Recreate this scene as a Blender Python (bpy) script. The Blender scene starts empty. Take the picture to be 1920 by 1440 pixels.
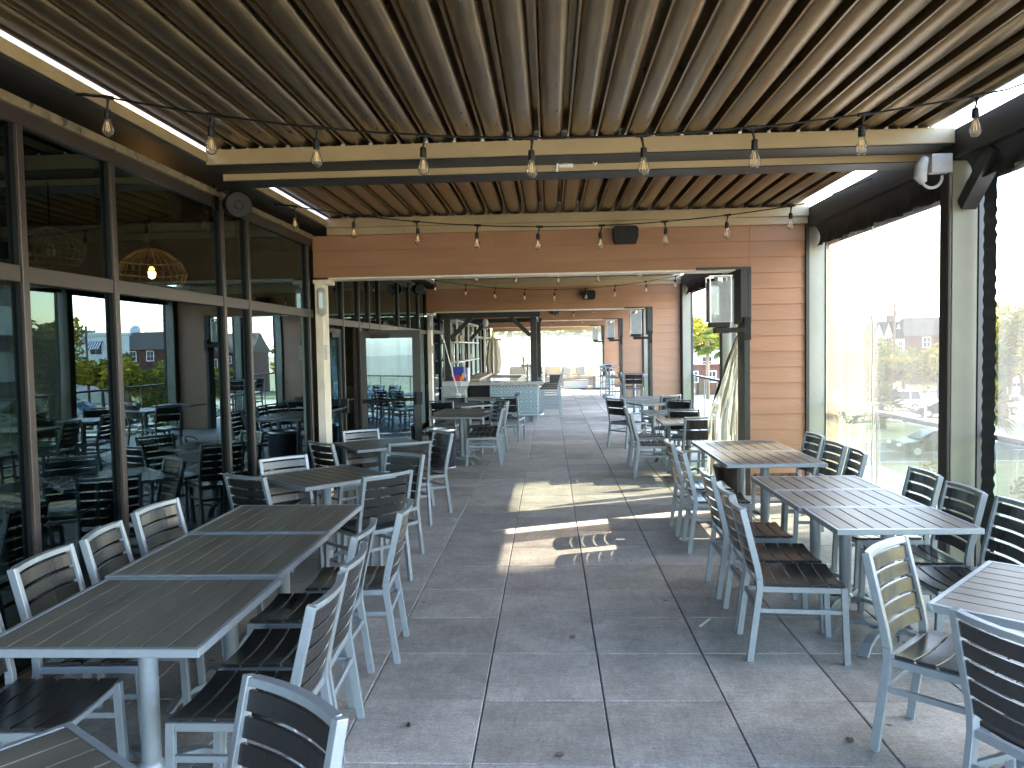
import bpy, bmesh, math, random
from mathutils import Vector, Matrix
R = math.radians
random.seed(7)
sc = bpy.context.scene
COL = sc.collection

# ------------------------------------------------------------------ helpers
class MB:
    """collects shapes; build() links them as one mesh object"""
    def __init__(self):
        self.v = []; self.f = []; self.sm = []
    def add(self, vs, fs, smooth=False, M=None):
        n = len(self.v)
        for p in vs:
            p = Vector(p)
            self.v.append(tuple(M @ p) if M is not None else tuple(p))
        for f in fs:
            self.f.append([i + n for i in f]); self.sm.append(smooth)
    def box(self, x0, x1, y0, y1, z0, z1, M=None):
        vs = [(x0,y0,z0),(x1,y0,z0),(x1,y1,z0),(x0,y1,z0),(x0,y0,z1),(x1,y0,z1),(x1,y1,z1),(x0,y1,z1)]
        self.add(vs, [(0,3,2,1),(4,5,6,7),(0,1,5,4),(1,2,6,5),(2,3,7,6),(3,0,4,7)], False, M)
    def bar(self, p, q, w, h, up=(0,0,1)):
        p = Vector(p); q = Vector(q); d = (q-p).normalized(); u = Vector(up)
        if abs(d.dot(u)) > .98: u = Vector((0,1,0))
        s = d.cross(u).normalized(); t = s.cross(d)
        vs = []
        for c in (p, q):
            for a, b in ((-1,-1),(1,-1),(1,1),(-1,1)):
                vs.append(c + s*(a*w/2) + t*(b*h/2))
        self.add(vs, [(3,2,1,0),(4,5,6,7),(0,1,5,4),(1,2,6,5),(2,3,7,6),(3,0,4,7)])
    def tube(self, pts, r, n=8, M=None):
        pts = [Vector(p) for p in pts]; k = len(pts)
        rs = r if isinstance(r, (list, tuple)) else [r]*k
        vs = []; fs = []; ref = None
        for i, p in enumerate(pts):
            d = (pts[min(i+1,k-1)] - pts[max(i-1,0)]).normalized()
            if ref is None:
                ref = Vector((0,0,1)) if abs(d.z) < .9 else Vector((0,1,0))
            s = d.cross(ref).normalized(); t = s.cross(d).normalized(); ref = t
            for j in range(n):
                a = 2*math.pi*j/n
                vs.append(p + s*(rs[i]*math.cos(a)) + t*(rs[i]*math.sin(a)))
        for i in range(k-1):
            for j in range(n):
                fs.append((i*n+j, i*n+(j+1)%n, (i+1)*n+(j+1)%n, (i+1)*n+j))
        self.add(vs, fs, True, M)
        self.add(vs[:n], [tuple(range(n-1,-1,-1))], False, M); self.add(vs[-n:], [tuple(range(n))], False, M)
    def lathe(self, prof, n=16, c=(0,0,0), M=None):
        c = Vector(c); vs = []; fs = []
        for r, z in prof:
            for j in range(n):
                a = 2*math.pi*j/n
                vs.append(c + Vector((r*math.cos(a), r*math.sin(a), z)))
        k = len(prof)
        for i in range(k-1):
            for j in range(n):
                fs.append((i*n+j, i*n+(j+1)%n, (i+1)*n+(j+1)%n, (i+1)*n+j))
        self.add(vs, fs, True, M)
        if prof[0][0] > 1e-4: self.add(vs[:n], [tuple(range(n-1,-1,-1))], False, M)
        if prof[-1][0] > 1e-4: self.add(vs[-n:], [tuple(range(n))], False, M)
    def prism(self, poly, axis, a0, a1, M=None, smooth=False):
        def mk(p, a):
            if axis == 'x': return (a, p[0], p[1])
            if axis == 'y': return (p[0], a, p[1])
            return (p[0], p[1], a)
        n = len(poly)
        vs = [mk(p,a0) for p in poly] + [mk(p,a1) for p in poly]
        fs = [tuple(range(n)), tuple(range(2*n-1,n-1,-1))]
        self.add(vs, fs, False, M)
        self.add(vs, [(i, n+i, n+(i+1)%n, (i+1)%n) for i in range(n)], smooth, M)
    def grid(self, fn, nu, nv, M=None, smooth=True):
        vs = [fn(i/nu, j/nv) for i in range(nu+1) for j in range(nv+1)]
        fs = [(i*(nv+1)+j, (i+1)*(nv+1)+j, (i+1)*(nv+1)+j+1, i*(nv+1)+j+1) for i in range(nu) for j in range(nv)]
        self.add(vs, fs, smooth, M)
    def build(self, name, mat, parent=None, bevel=0.0, seg=1, fix=True):
        me = bpy.data.meshes.new(name)
        off = ORG.get(parent.name, Vector((0,0,0))) if (parent is not None and fix) else Vector((0,0,0))
        me.from_pydata([(p[0]-off[0], p[1]-off[1], p[2]-off[2]) for p in self.v], [], self.f)
        me.polygons.foreach_set('use_smooth', self.sm)
        bm = bmesh.new(); bm.from_mesh(me)
        bmesh.ops.remove_doubles(bm, verts=bm.verts, dist=1e-5)
        if fix != 'leaf':
            bmesh.ops.recalc_face_normals(bm, faces=bm.faces)
        if bevel > 0:
            es = [e for e in bm.edges if len(e.link_faces) == 2 and e.calc_face_angle(0) > R(40)]
            bmesh.ops.bevel(bm, geom=es, offset=bevel, segments=seg, affect='EDGES', profile=.5, clamp_overlap=True)
        bm.to_mesh(me); bm.free()
        if any(self.sm):
            me.set_sharp_from_angle(angle=R(38))
        me.materials.append(mat)
        o = bpy.data.objects.new(name, me); COL.objects.link(o)
        if parent is not None:
            o.parent = parent; ORG[o.name] = off
        return o

ORG = {}
def thing(name, label, cat, loc=(0,0,0), rz=0.0, group=None):
    o = bpy.data.objects.new(name, None); COL.objects.link(o)
    o.empty_display_size = .2
    o.location = loc; o.rotation_euler = (0,0,rz)
    o['label'] = label; o['category'] = cat; o['kind'] = 'thing'
    if group: o['group'] = group
    ORG[o.name] = Vector(loc) if abs(rz) < 1e-9 else Vector((0,0,0))
    return o
def tag(o, label, cat, group=None):
    o['label'] = label; o['category'] = cat; o['kind'] = 'thing'
    if group: o['group'] = group
    return o
def struct(o, kind='structure', label=None):
    o['kind'] = kind
    if label: o['label'] = label
    return o
def dup(root, loc, rz, label, group=None):
    r = root.copy(); COL.objects.link(r)
    r.location = loc; r.rotation_euler = (0,0,rz); r['label'] = label
    if group: r['group'] = group
    for ch in root.children:
        c = ch.copy(); COL.objects.link(c); c.parent = r
        for g in ch.children:
            d = g.copy(); COL.objects.link(d); d.parent = c
    return r

# ------------------------------------------------------------------ materials
def newmat(name):
    m = bpy.data.materials.new(name); m.use_nodes = True
    nt = m.node_tree; nt.nodes.clear()
    out = nt.nodes.new('ShaderNodeOutputMaterial')
    return m, nt, out
def nd(nt, t, **kw):
    n = nt.nodes.new(t)
    for k, v in kw.items(): setattr(n, k, v)
    return n
def pm(name, col, rough=.5, metal=0.0, nscale=6.0, namt=.25, stretch=(1,1,1), bump=0.0, bscale=80, coords='Object',
       col2=None, rvar=.0, island=0.0, spec=.5, speck=None, coat=0.0):
    """principled with noise driven colour / roughness variation"""
    m, nt, out = newmat(name); L = nt.links.new
    b = nd(nt, 'ShaderNodeBsdfPrincipled'); L(b.outputs[0], out.inputs[0])
    b.inputs['Roughness'].default_value = rough; b.inputs['Metallic'].default_value = metal
    b.inputs['Specular IOR Level'].default_value = spec
    b.inputs['Coat Weight'].default_value = coat
    if coords == 'World':
        g = nd(nt, 'ShaderNodeNewGeometry'); src = g.outputs['Position']
    else:
        g = nd(nt, 'ShaderNodeTexCoord'); src = g.outputs['Object']
    mp = nd(nt, 'ShaderNodeMapping'); L(src, mp.inputs['Vector']); mp.inputs['Scale'].default_value = stretch
    n = nd(nt, 'ShaderNodeTexNoise'); n.inputs['Scale'].default_value = nscale; n.inputs['Detail'].default_value = 6; n.inputs['Roughness'].default_value = .62
    L(mp.outputs[0], n.inputs['Vector'])
    rp = nd(nt, 'ShaderNodeValToRGB'); e = rp.color_ramp.elements
    e[0].position = .3; e[1].position = .72
    c2 = col2 if col2 else tuple(min(1, c*(1+namt)) for c in col)
    c1 = tuple(c*(1-namt) for c in col) if not col2 else col
    e[0].color = (*c1, 1); e[1].color = (*c2, 1)
    L(n.outputs[0], rp.inputs[0])
    last = rp.outputs[0]
    if island > 0:
        gi = nd(nt, 'ShaderNodeNewGeometry')
        mr = nd(nt, 'ShaderNodeMapRange'); mr.inputs[3].default_value = 1-island; mr.inputs[4].default_value = 1+island
        L(gi.outputs['Random Per Island'], mr.inputs[0])
        mx = nd(nt, 'ShaderNodeMix', data_type='RGBA', blend_type='MULTIPLY'); mx.inputs[0].default_value = 1
        cc = nd(nt, 'ShaderNodeCombineColor')
        for i in range(3): L(mr.outputs[0], cc.inputs[i])
        L(last, mx.inputs[6]); L(cc.outputs[0], mx.inputs[7]); last = mx.outputs[2]
    if speck:
        sp = nd(nt, 'ShaderNodeTexNoise'); sp.inputs['Scale'].default_value = speck[1]; sp.inputs['Detail'].default_value = 3
        L(mp.outputs[0], sp.inputs['Vector'])
        sr = nd(nt, 'ShaderNodeMapRange'); sr.inputs[1].default_value = speck[2]; sr.inputs[2].default_value = speck[2]+.05; L(sp.outputs[0], sr.inputs[0])
        mx = nd(nt, 'ShaderNodeMix', data_type='RGBA'); L(sr.outputs[0], mx.inputs[0]); L(last, mx.inputs[6]); mx.inputs[7].default_value = (*speck[0], 1); last = mx.outputs[2]
    L(last, b.inputs['Base Color'])
    if rvar > 0:
        mr = nd(nt, 'ShaderNodeMapRange'); mr.inputs[3].default_value = max(.03, rough-rvar); mr.inputs[4].default_value = rough+rvar
        L(n.outputs[0], mr.inputs[0]); L(mr.outputs[0], b.inputs['Roughness'])
    if bump > 0:
        n2 = nd(nt, 'ShaderNodeTexNoise'); n2.inputs['Scale'].default_value = bscale; n2.inputs['Detail'].default_value = 4
        L(mp.outputs[0], n2.inputs['Vector'])
        bp = nd(nt, 'ShaderNodeBump'); bp.inputs['Strength'].default_value = bump; bp.inputs['Distance'].default_value = .01
        L(n2.outputs[0], bp.inputs['Height']); L(bp.outputs[0], b.inputs['Normal'])
    return m
def emit(name, col, s):
    m, nt, out = newmat(name); e = nd(nt, 'ShaderNodeEmission'); e.inputs[0].default_value = (*col,1); e.inputs[1].default_value = s
    nt.links.new(e.outputs[0], out.inputs[0]); return m
def glassmat(name, tint, f0=.08, rough=0.0, wave=0.0, gcol=(.95,1,.98)):
    m, nt, out = newmat(name); L = nt.links.new
    lw = nd(nt, 'ShaderNodeLayerWeight'); lw.inputs[0].default_value = .5
    pw = nd(nt, 'ShaderNodeMath', operation='POWER'); pw.inputs[1].default_value = 5; L(lw.outputs['Facing'], pw.inputs[0])
    ma = nd(nt, 'ShaderNodeMath', operation='MULTIPLY_ADD'); ma.inputs[1].default_value = 1-f0; ma.inputs[2].default_value = f0; L(pw.outputs[0], ma.inputs[0])
    t = nd(nt, 'ShaderNodeBsdfTransparent'); t.inputs[0].default_value = (*tint,1)
    g = nd(nt, 'ShaderNodeBsdfGlossy'); g.inputs['Roughness'].default_value = rough; g.inputs[0].default_value = (*gcol,1)
    mx = nd(nt, 'ShaderNodeMixShader'); L(ma.outputs[0], mx.inputs[0]); L(t.outputs[0], mx.inputs[1]); L(g.outputs[0], mx.inputs[2]); L(mx.outputs[0], out.inputs[0])
    if wave > 0:
        gp = nd(nt, 'ShaderNodeNewGeometry'); n = nd(nt, 'ShaderNodeTexNoise'); n.inputs['Scale'].default_value = 1.1; n.inputs['Detail'].default_value = 1
        L(gp.outputs['Position'], n.inputs['Vector'])
        bp = nd(nt, 'ShaderNodeBump'); bp.inputs['Strength'].default_value = wave; bp.inputs['Distance'].default_value = .02
        L(n.outputs[0], bp.inputs['Height']); L(bp.outputs[0], g.inputs['Normal'])
    return m
def vinylmat(name, haze, col=(.9,.9,.88), streak=.5, scale=(1,6,.6), clear=(.97,.97,.95)):
    """clear vinyl: mostly transparent, the rest scatters what falls on it"""
    m, nt, out = newmat(name); L = nt.links.new
    t = nd(nt, 'ShaderNodeBsdfTransparent'); t.inputs[0].default_value = (*clear,1)
    tr = nd(nt, 'ShaderNodeBsdfTranslucent'); tr.inputs[0].default_value = (*col,1)
    d = nd(nt, 'ShaderNodeBsdfDiffuse'); d.inputs[0].default_value = (*col,1)
    gl = nd(nt, 'ShaderNodeBsdfGlossy'); gl.inputs['Roughness'].default_value = .12
    m1 = nd(nt, 'ShaderNodeMixShader'); m1.inputs[0].default_value = .35; L(tr.outputs[0], m1.inputs[1]); L(d.outputs[0], m1.inputs[2])
    gp = nd(nt, 'ShaderNodeNewGeometry'); mp = nd(nt, 'ShaderNodeMapping'); mp.inputs['Scale'].default_value = scale; L(gp.outputs['Position'], mp.inputs['Vector'])
    n = nd(nt, 'ShaderNodeTexNoise'); n.inputs['Scale'].default_value = 3; n.inputs['Detail'].default_value = 5; L(mp.outputs[0], n.inputs['Vector'])
    mr = nd(nt, 'ShaderNodeMapRange'); mr.inputs[3].default_value = haze*(1-streak); mr.inputs[4].default_value = haze*(1+streak); L(n.outputs[0], mr.inputs[0])
    m2 = nd(nt, 'ShaderNodeMixShader'); L(mr.outputs[0], m2.inputs[0]); L(t.outputs[0], m2.inputs[1]); L(m1.outputs[0], m2.inputs[2])
    fr = nd(nt, 'ShaderNodeFresnel'); fr.inputs[0].default_value = 1.3
    m3 = nd(nt, 'ShaderNodeMixShader'); L(fr.outputs[0], m3.inputs[0]); L(m2.outputs[0], m3.inputs[1]); L(gl.outputs[0], m3.inputs[2])
    L(m3.outputs[0], out.inputs[0]); return m
def leafmat(name, col, var=.45):
    m, nt, out = newmat(name); L = nt.links.new
    gi = nd(nt, 'ShaderNodeNewGeometry'); rp = nd(nt, 'ShaderNodeValToRGB'); e = rp.color_ramp.elements
    e[0].color = (*[c*(1-var) for c in col],1); e[1].color = (col[0]*(1+var*1.1), col[1]*(1+var), col[2]*(1+var*.4),1)
    L(gi.outputs['Random Per Island'], rp.inputs[0])
    d = nd(nt, 'ShaderNodeBsdfDiffuse'); t = nd(nt, 'ShaderNodeBsdfTranslucent'); L(rp.outputs[0], d.inputs[0]); L(rp.outputs[0], t.inputs[0])
    mx = nd(nt, 'ShaderNodeMixShader'); mx.inputs[0].default_value = .4; L(d.outputs[0], mx.inputs[1]); L(t.outputs[0], mx.inputs[2]); L(mx.outputs[0], out.inputs[0])
    return m

M = {}
M['silver'] = pm('silver_paint', (.255,.290,.325), .36, .3, 30, .07, rvar=.06, speck=((.15,.16,.17), 55, .735))
M['slat'] = pm('dark_slat', (.024,.024,.0245), .25, 0, 3, .2, (1,1,1), rvar=.05, spec=.55)
M['tslat'] = pm('table_slat', (.125,.116,.098), .42, 0, 5, .38, (1,.3,1), rvar=.12, spec=.36, speck=((.15,.14,.125), 26, .70))
M['bronze'] = pm('bronze_louver', (.245,.172,.092), .31, .85, 5, .35, (2.5,.35,1), rvar=.12, speck=((.42,.40,.36), 26, .695), bump=.03, bscale=30)
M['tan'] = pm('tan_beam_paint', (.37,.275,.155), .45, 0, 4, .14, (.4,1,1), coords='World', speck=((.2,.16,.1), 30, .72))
M['flash'] = pm('dirty_flashing', (.20,.155,.095), .6, 0, 9, .35, coords='World', speck=((.05,.04,.03), 14, .60), bump=.3, bscale=40)
M['railmetal'] = pm('railing_metal', (.17,.16,.15), .5, .2, 8, .1)
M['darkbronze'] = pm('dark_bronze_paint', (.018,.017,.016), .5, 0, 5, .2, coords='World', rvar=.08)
M['frame'] = pm('brown_window_frame', (.042,.031,.027), .42, .1, 9, .25, coords='World', rvar=.1, speck=((.25,.22,.2), 60, .72))
M['post'] = pm('grey_green_post', (.195,.185,.135), .45, .0, 3, .12, coords='World', rvar=.05)
M['siding'] = pm('terracotta_siding', (.325,.165,.088), .55, 0, 5, .09, (.35,1,2.2), coords='World', bump=.12, bscale=22, island=.06)
M['cream'] = pm('cream_trim', (.80,.72,.60), .5, 0, 4, .1, coords='World')
M['soffit'] = pm('pale_soffit', (.72,.66,.58), .5, 0, 4, .08, coords='World')
M['black'] = pm('black_plastic', (.0045,.0045,.005), .42, 0, 30, .25, rvar=.1, spec=.25)
M['rubber'] = pm('black_cable', (.006,.006,.006), .5, 0, 30, .2, spec=.25)
M['grey'] = pm('grey_plastic', (.45,.45,.44), .5, 0, 20, .08)
M['white'] = pm('white_paint', (.78,.77,.74), .5, 0, 10, .06)
M['steel'] = pm('brushed_steel', (.55,.56,.57), .30, .9, 6, .12, rvar=.06)
M['navy'] = pm('navy_plastic', (.020,.022,.055), .35, 0, 9, .2)
M['valance'] = pm('dark_valance_fabric', (.036,.039,.047), .7, 0, 20, .3, (1,4,.6), coords='World', bump=.2, bscale=60)
M['wood'] = pm('light_wood', (.42,.31,.21), .5, 0, 5, .25, (1,.15,3), bump=.05)
M['counter'] = pm('stone_counter', (.32,.30,.28), .22, 0, 12, .3, coords='World')
M['cushion'] = pm('cream_cushion', (.66,.58,.46), .85, 0, 7, .12)
M['wicker'] = pm('pale_wicker', (.55,.54,.52), .75, 0, 60, .25, (1,1,4), bump=.3, bscale=150)
M['rattan'] = pm('rattan', (.30,.19,.085), .6, 0, 20, .3)
M['glass'] = glassmat('storefront_glass', (.15,.22,.195), .085, 0, .04, (.64,.88,.98))
M['doorglass'] = glassmat('door_glass', (.10,.15,.15), .30, 0, .03, (.50,.76,1.0))
M['bulbglass'] = vinylmat('bulb_glass', .13, (.95,.92,.86), .2, (30,30,30), (.95,.93,.88))
M['railglass'] = glassmat('railing_glass', (.80,.90,.80), .05)
M['lampglass'] = vinylmat('lantern_glass', .5, (.86,.89,.9), .2, (3,3,3), (.80,.83,.84))
M['vinyl'] = vinylmat('clear_vinyl', .125, (.95,.89,.78), .4, (1,4,.5), (.45,.435,.40))
M['dimvinyl'] = vinylmat('sun_dimming_vinyl', .05, (.9,.92,.8), .4, (1,4,.5), (.30,.32,.265))
M['drape'] = vinylmat('draped_vinyl', .62, (.82,.80,.74), .35, (2,3,1.2))
M['band'] = vinylmat('brown_mesh_band', .50, (.50,.43,.36), .25, (1,2,9), (.50,.45,.40))
M['farvinyl'] = vinylmat('end_vinyl', .20, (.86,.86,.78), .5, (.6,1,7), (.22,.225,.19))
M['filament'] = emit('warm_filament', (1,.62,.22), .045)
M['lamp'] = emit('lit_bulb', (1,.5,.12), 5)

# floor pavers
def floor_mat():
    m, nt, out = newmat('concrete_pavers'); L = nt.links.new
    b = nd(nt, 'ShaderNodeBsdfPrincipled'); L(b.outputs[0], out.inputs[0])
    g = nd(nt, 'ShaderNodeNewGeometry')
    def noise(scale, det, st=(1,1,1)):
        mp = nd(nt, 'ShaderNodeMapping'); mp.inputs['Scale'].default_value = st; L(g.outputs['Position'], mp.inputs['Vector'])
        n = nd(nt, 'ShaderNodeTexNoise'); n.inputs['Scale'].default_value = scale; n.inputs['Detail'].default_value = det; n.inputs['Roughness'].default_value = .65
        L(mp.outputs[0], n.inputs['Vector']); return n.outputs[0]
    a = noise(3.4, 9); f = noise(70, 5); st = noise(9, 5, (3.2,1,1)); w = noise(26, 4, (.4,1.6,1))
    rp = nd(nt, 'ShaderNodeValToRGB'); e = rp.color_ramp.elements
    e[0].position = .3; e[0].color = (.240,.230,.225,1); e[1].position = .7; e[1].color = (.412,.396,.385,1)
    L(a, rp.inputs[0])
    def mul(c, src, lo, hi, p0=.3, p1=.7):
        mr = nd(nt, 'ShaderNodeMapRange'); mr.inputs[1].default_value = p0; mr.inputs[2].default_value = p1; mr.inputs[3].default_value = lo; mr.inputs[4].default_value = hi
        L(src, mr.inputs[0])
        cc = nd(nt, 'ShaderNodeCombineColor')
        for i in range(3): L(mr.outputs[0], cc.inputs[i])
        mx = nd(nt, 'ShaderNodeMix', data_type='RGBA', blend_type='MULTIPLY'); mx.inputs[0].default_value = 1
        L(c, mx.inputs[6]); L(cc.outputs[0], mx.inputs[7]); return mx.outputs[2]
    c = mul(rp.outputs[0], f, .72, 1.28)
    c = mul(c, w, .86, 1.14)
    c = mul(c, st, .85, 1.12)
    c = mul(c, g.outputs['Random Per Island'], .80, 1.16, 0, 1)
    # gum and grease spots
    v = nd(nt, 'ShaderNodeTexVoronoi'); v.inputs['Scale'].default_value = 1.7; L(g.outputs['Position'], v.inputs['Vector'])
    nz = noise(40, 2)
    ad = nd(nt, 'ShaderNodeMath', operation='MULTIPLY_ADD'); ad.inputs[1].default_value = .035; L(nz, ad.inputs[0]); L(v.outputs['Distance'], ad.inputs[2])
    c = mul(c, ad.outputs[0], .35, 1.0, .040, .052)
    L(c, b.inputs['Base Color'])
    mr = nd(nt, 'ShaderNodeMapRange'); mr.inputs[3].default_value = .42; mr.inputs[4].default_value = .72; L(a, mr.inputs[0]); L(mr.outputs[0], b.inputs['Roughness'])
    bp = nd(nt, 'ShaderNodeBump'); bp.inputs['Strength'].default_value = .35; bp.inputs['Distance'].default_value = .004; L(f, bp.inputs['Height']); L(bp.outputs[0], b.inputs['Normal'])
    return m
M['floor'] = floor_mat()
M['joint'] = pm('joint_bed', (.05,.047,.043), .9)
# patterned bar tiles
def tile_mat():
    m, nt, out = newmat('patterned_bar_tile'); L = nt.links.new
    b = nd(nt, 'ShaderNodeBsdfPrincipled'); L(b.outputs[0], out.inputs[0]); b.inputs['Roughness'].default_value = .3
    g = nd(nt, 'ShaderNodeNewGeometry'); sx = nd(nt, 'ShaderNodeSeparateXYZ'); L(g.outputs['Position'], sx.inputs[0])
    def math_(op, a, bb=None):
        n = nd(nt, 'ShaderNodeMath', operation=op)
        for i, s in enumerate((a, bb)):
            if s is None: continue
            if isinstance(s, (int, float)): n.inputs[i].default_value = s
            else: L(s, n.inputs[i])
        return n.outputs[0]
    S = 4.2
    hx = math_('ADD', math_('MULTIPLY', math_('ADD', sx.outputs['X'], sx.outputs['Y']), S), 100)
    hz = math_('ADD', math_('MULTIPLY', sx.outputs['Z'], S), 100)
    fx = math_('SUBTRACT', math_('FRACT', hx), .5); fz = math_('SUBTRACT', math_('FRACT', hz), .5)
    r = math_('SQRT', math_('ADD', math_('MULTIPLY', fx, fx), math_('MULTIPLY', fz, fz)))
    dd = math_('ADD', math_('ABSOLUTE', fx), math_('ABSOLUTE', fz))
    cell = nd(nt, 'ShaderNodeCombineXYZ'); L(math_('FLOOR', hx), cell.inputs[0]); L(math_('FLOOR', hz), cell.inputs[1])
    wn = nd(nt, 'ShaderNodeTexWhiteNoise', noise_dimensions='2D'); L(cell.outputs[0], wn.inputs['Vector'])
    rings = math_('GREATER_THAN', math_('SINE', math_('MULTIPLY', r, 28)), .25)
    dia = math_('GREATER_THAN', math_('SINE', math_('MULTIPLY', dd, 19)), .2)
    sel = math_('GREATER_THAN', wn.outputs['Value'], .5)
    mxp = math_('ADD', math_('MULTIPLY', sel, rings), math_('MULTIPLY', math_('SUBTRACT', 1, sel), dia))
    grout = math_('GREATER_THAN', math_('MAXIMUM', math_('ABSOLUTE', fx), math_('ABSOLUTE', fz)), .485)
    m1 = nd(nt, 'ShaderNodeMix', data_type='RGBA'); L(mxp, m1.inputs[0]); m1.inputs[6].default_value = (.30,.365,.385,1); m1.inputs[7].default_value = (.15,.21,.24,1)
    m2 = nd(nt, 'ShaderNodeMix', data_type='RGBA'); L(grout, m2.inputs[0]); L(m1.outputs[2], m2.inputs[6]); m2.inputs[7].default_value = (.4,.42,.42,1)
    L(m2.outputs[2], b.inputs['Base Color']); return m
M['bartile'] = tile_mat()
# exterior materials
M['grass'] = pm('lawn', (.22,.19,.09), .95, 0, .35, .3, coords='World', col2=(.36,.31,.17), bump=.4, bscale=9)
M['asphalt'] = pm('asphalt', (.075,.074,.073), .85, 0, .6, .25, coords='World')
M['parking'] = pm('pale_concrete', (.48,.43,.36), .85, 0, .4, .2, coords='World')
M['linepaint'] = pm('road_line_paint', (.72,.70,.66), .7, 0, 2, .1, coords='World')
M['brick'] = pm('red_brick', (.095,.042,.028), .8, 0, 3, .3, coords='World')
M['creamwall'] = pm('cream_stucco', (.70,.56,.30), .75, 0, 1, .1, coords='World')
M['whitewall'] = pm('white_stucco', (.78,.76,.70), .75, 0, .6, .07, coords='World')
M['slate'] = pm('slate_roof', (.032,.034,.038), .9, 0, 2, .3, (.4,1,6), coords='World', spec=.1)
M['tanroof'] = pm('tan_shingle_roof', (.11,.085,.058), .9, 0, 2, .25, (.4,1,6), coords='World')
M['winglass'] = pm('dark_window', (.03,.035,.04), .15, 0, 2, .2)
M['bark'] = pm('bark', (.12,.09,.065), .9, 0, 6, .35, (1,1,.3), bump=.4, bscale=20)
M['oakleaf'] = leafmat('oak_leaf', (.115,.125,.030))
M['yellowleaf'] = leafmat('yellow_green_leaf', (.20,.185,.030))
M['palmleaf'] = leafmat('palm_leaf', (.105,.125,.038), .4)
M['carwhite'] = pm('white_car_paint', (.75,.75,.74), .2, 0, 2, .03, coat=.6)
M['carblue'] = pm('blue_car_paint', (.03,.15,.30), .2, .2, 2, .05, coat=.6)
M['carblack'] = pm('black_car_paint', (.006,.007,.008), .35, 0, 2, .1, spec=.2)
M['carsilver'] = pm('silver_car_paint', (.42,.45,.48), .25, .5, 2, .05, coat=.5)
M['tyre'] = pm('tyre', (.02,.02,.02), .8)
M['taillight'] = pm('tail_light', (.35,.02,.02), .25)
M['redbox'] = pm('red_print', (.55,.02,.03), .4, 0, 8, .1)
M['bluebox'] = pm('blue_print', (.03,.04,.32), .4, 0, 8, .1)
M['yellowbox'] = pm('yellow_print', (.75,.42,.05), .4, 0, 8, .1)
M['intwall'] = pm('brown_interior_wall', (.16,.12,.085), .7, 0, 2, .2, coords='World')
M['intfloor'] = pm('dark_wood_floor', (.09,.07,.055), .35, 0, 4, .3, (1,6,1), coords='World')
M['paper'] = pm('paper_notice', (.74,.73,.72), .7, 0, 14, .08)

# ------------------------------------------------------------------ the deck floor
XW = -2.8                       # storefront plane
T = .61; Y0 = 3.291; XO = -.3596
fb = MB()
ri = random.Random(3)
for i in range(-4, 6):
    for j in range(-11, 59):
        x0 = XO + i*T; y0 = Y0 + j*T
        x1 = x0+T; y1 = y0+T
        if x1 < -2.95 or x0 > 3.4: continue
        x0c = max(x0, -2.95); x1c = min(x1, 3.42)
        g = .0035; gc = .0030
        dz = [ri.uniform(-.0016,.0016) for _ in range(4)]
        b = .0035
        xa, xb, ya, yb = x0c+g, x1c-g, y0+gc, y1-gc
        vs = [(xa,ya,-.03),(xb,ya,-.03),(xb,yb,-.03),(xa,yb,-.03),
              (xa,ya,-b+dz[0]),(xb,ya,-b+dz[1]),(xb,yb,-b+dz[2]),(xa,yb,-b+dz[3]),
              (xa+b,ya+b,dz[0]),(xb-b,ya+b,dz[1]),(xb-b,yb-b,dz[2]),(xa+b,yb-b,dz[3])]
        fb.add(vs, [(0,1,5,4),(1,2,6,5),(2,3,7,6),(3,0,4,7),(4,5,9,8),(5,6,10,9),(6,7,11,10),(7,4,8,11),(8,9,10,11)])
struct(fb.build('floor', M['floor']))
b = MB(); b.box(-2.95, 3.44, -3.5, 39.4, -.45, -.031); struct(b.build('floor_slab', M['joint']))

# ------------------------------------------------------------------ chairs
def offs(pts, th):
    """left and right offset lines of a 2d polyline"""
    L_, R_ = [], []
    n = len(pts)
    for i in range(n):
        p = Vector(pts[i])
        d0 = (Vector(pts[i]) - Vector(pts[i-1])).normalized() if i > 0 else None
        d1 = (Vector(pts[i+1]) - Vector(pts[i])).normalized() if i < n-1 else None
        d = (d0 + d1).normalized() if d0 and d1 else (d0 or d1)
        nrm = Vector((-d.y, d.x))
        k = 1/max(.5, nrm.dot(Vector((-d1.y, d1.x)))) if d1 else 1
        L_.append(p + nrm*(th/2*k)); R_.append(p - nrm*(th/2*k))
    return L_, R_
def ribbon(mb, pts, th, x0, x1, i0=0, i1=None):
    L_, R_ = offs(pts, th)
    i1 = len(pts)-1 if i1 is None else i1
    poly = [tuple(p) for p in L_[i0:i1+1]] + [tuple(p) for p in reversed(R_[i0:i1+1])]
    mb.prism(poly, 'x', x0, x1)
def curved_slat(mb, hw, yc, zc, hgt, th, bow, lean, n=8):
    """horizontal slat across x, bowed in y, tilted by lean (dy per dz)"""
    def ring(t):
        x = -hw + 2*hw*t
        y = yc - bow*(1-(x/hw)**2)
        out = []
        for a, bb in ((-1,-1),(1,-1),(1,1),(-1,1)):
            z = zc + bb*hgt/2
            out.append((x, y + a*th/2 + bb*hgt/2*lean, z))
        return out
    vs = []; fs = []
    for i in range(n+1): vs += ring(i/n)
    for i in range(n):
        for j in range(4):
            fs.append((i*4+j, i*4+(j+1)%4, (i+1)*4+(j+1)%4, (i+1)*4+j))
    fs += [(3,2,1,0), tuple(n*4+k for k in range(4))]
    mb.add(vs, fs)
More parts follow.
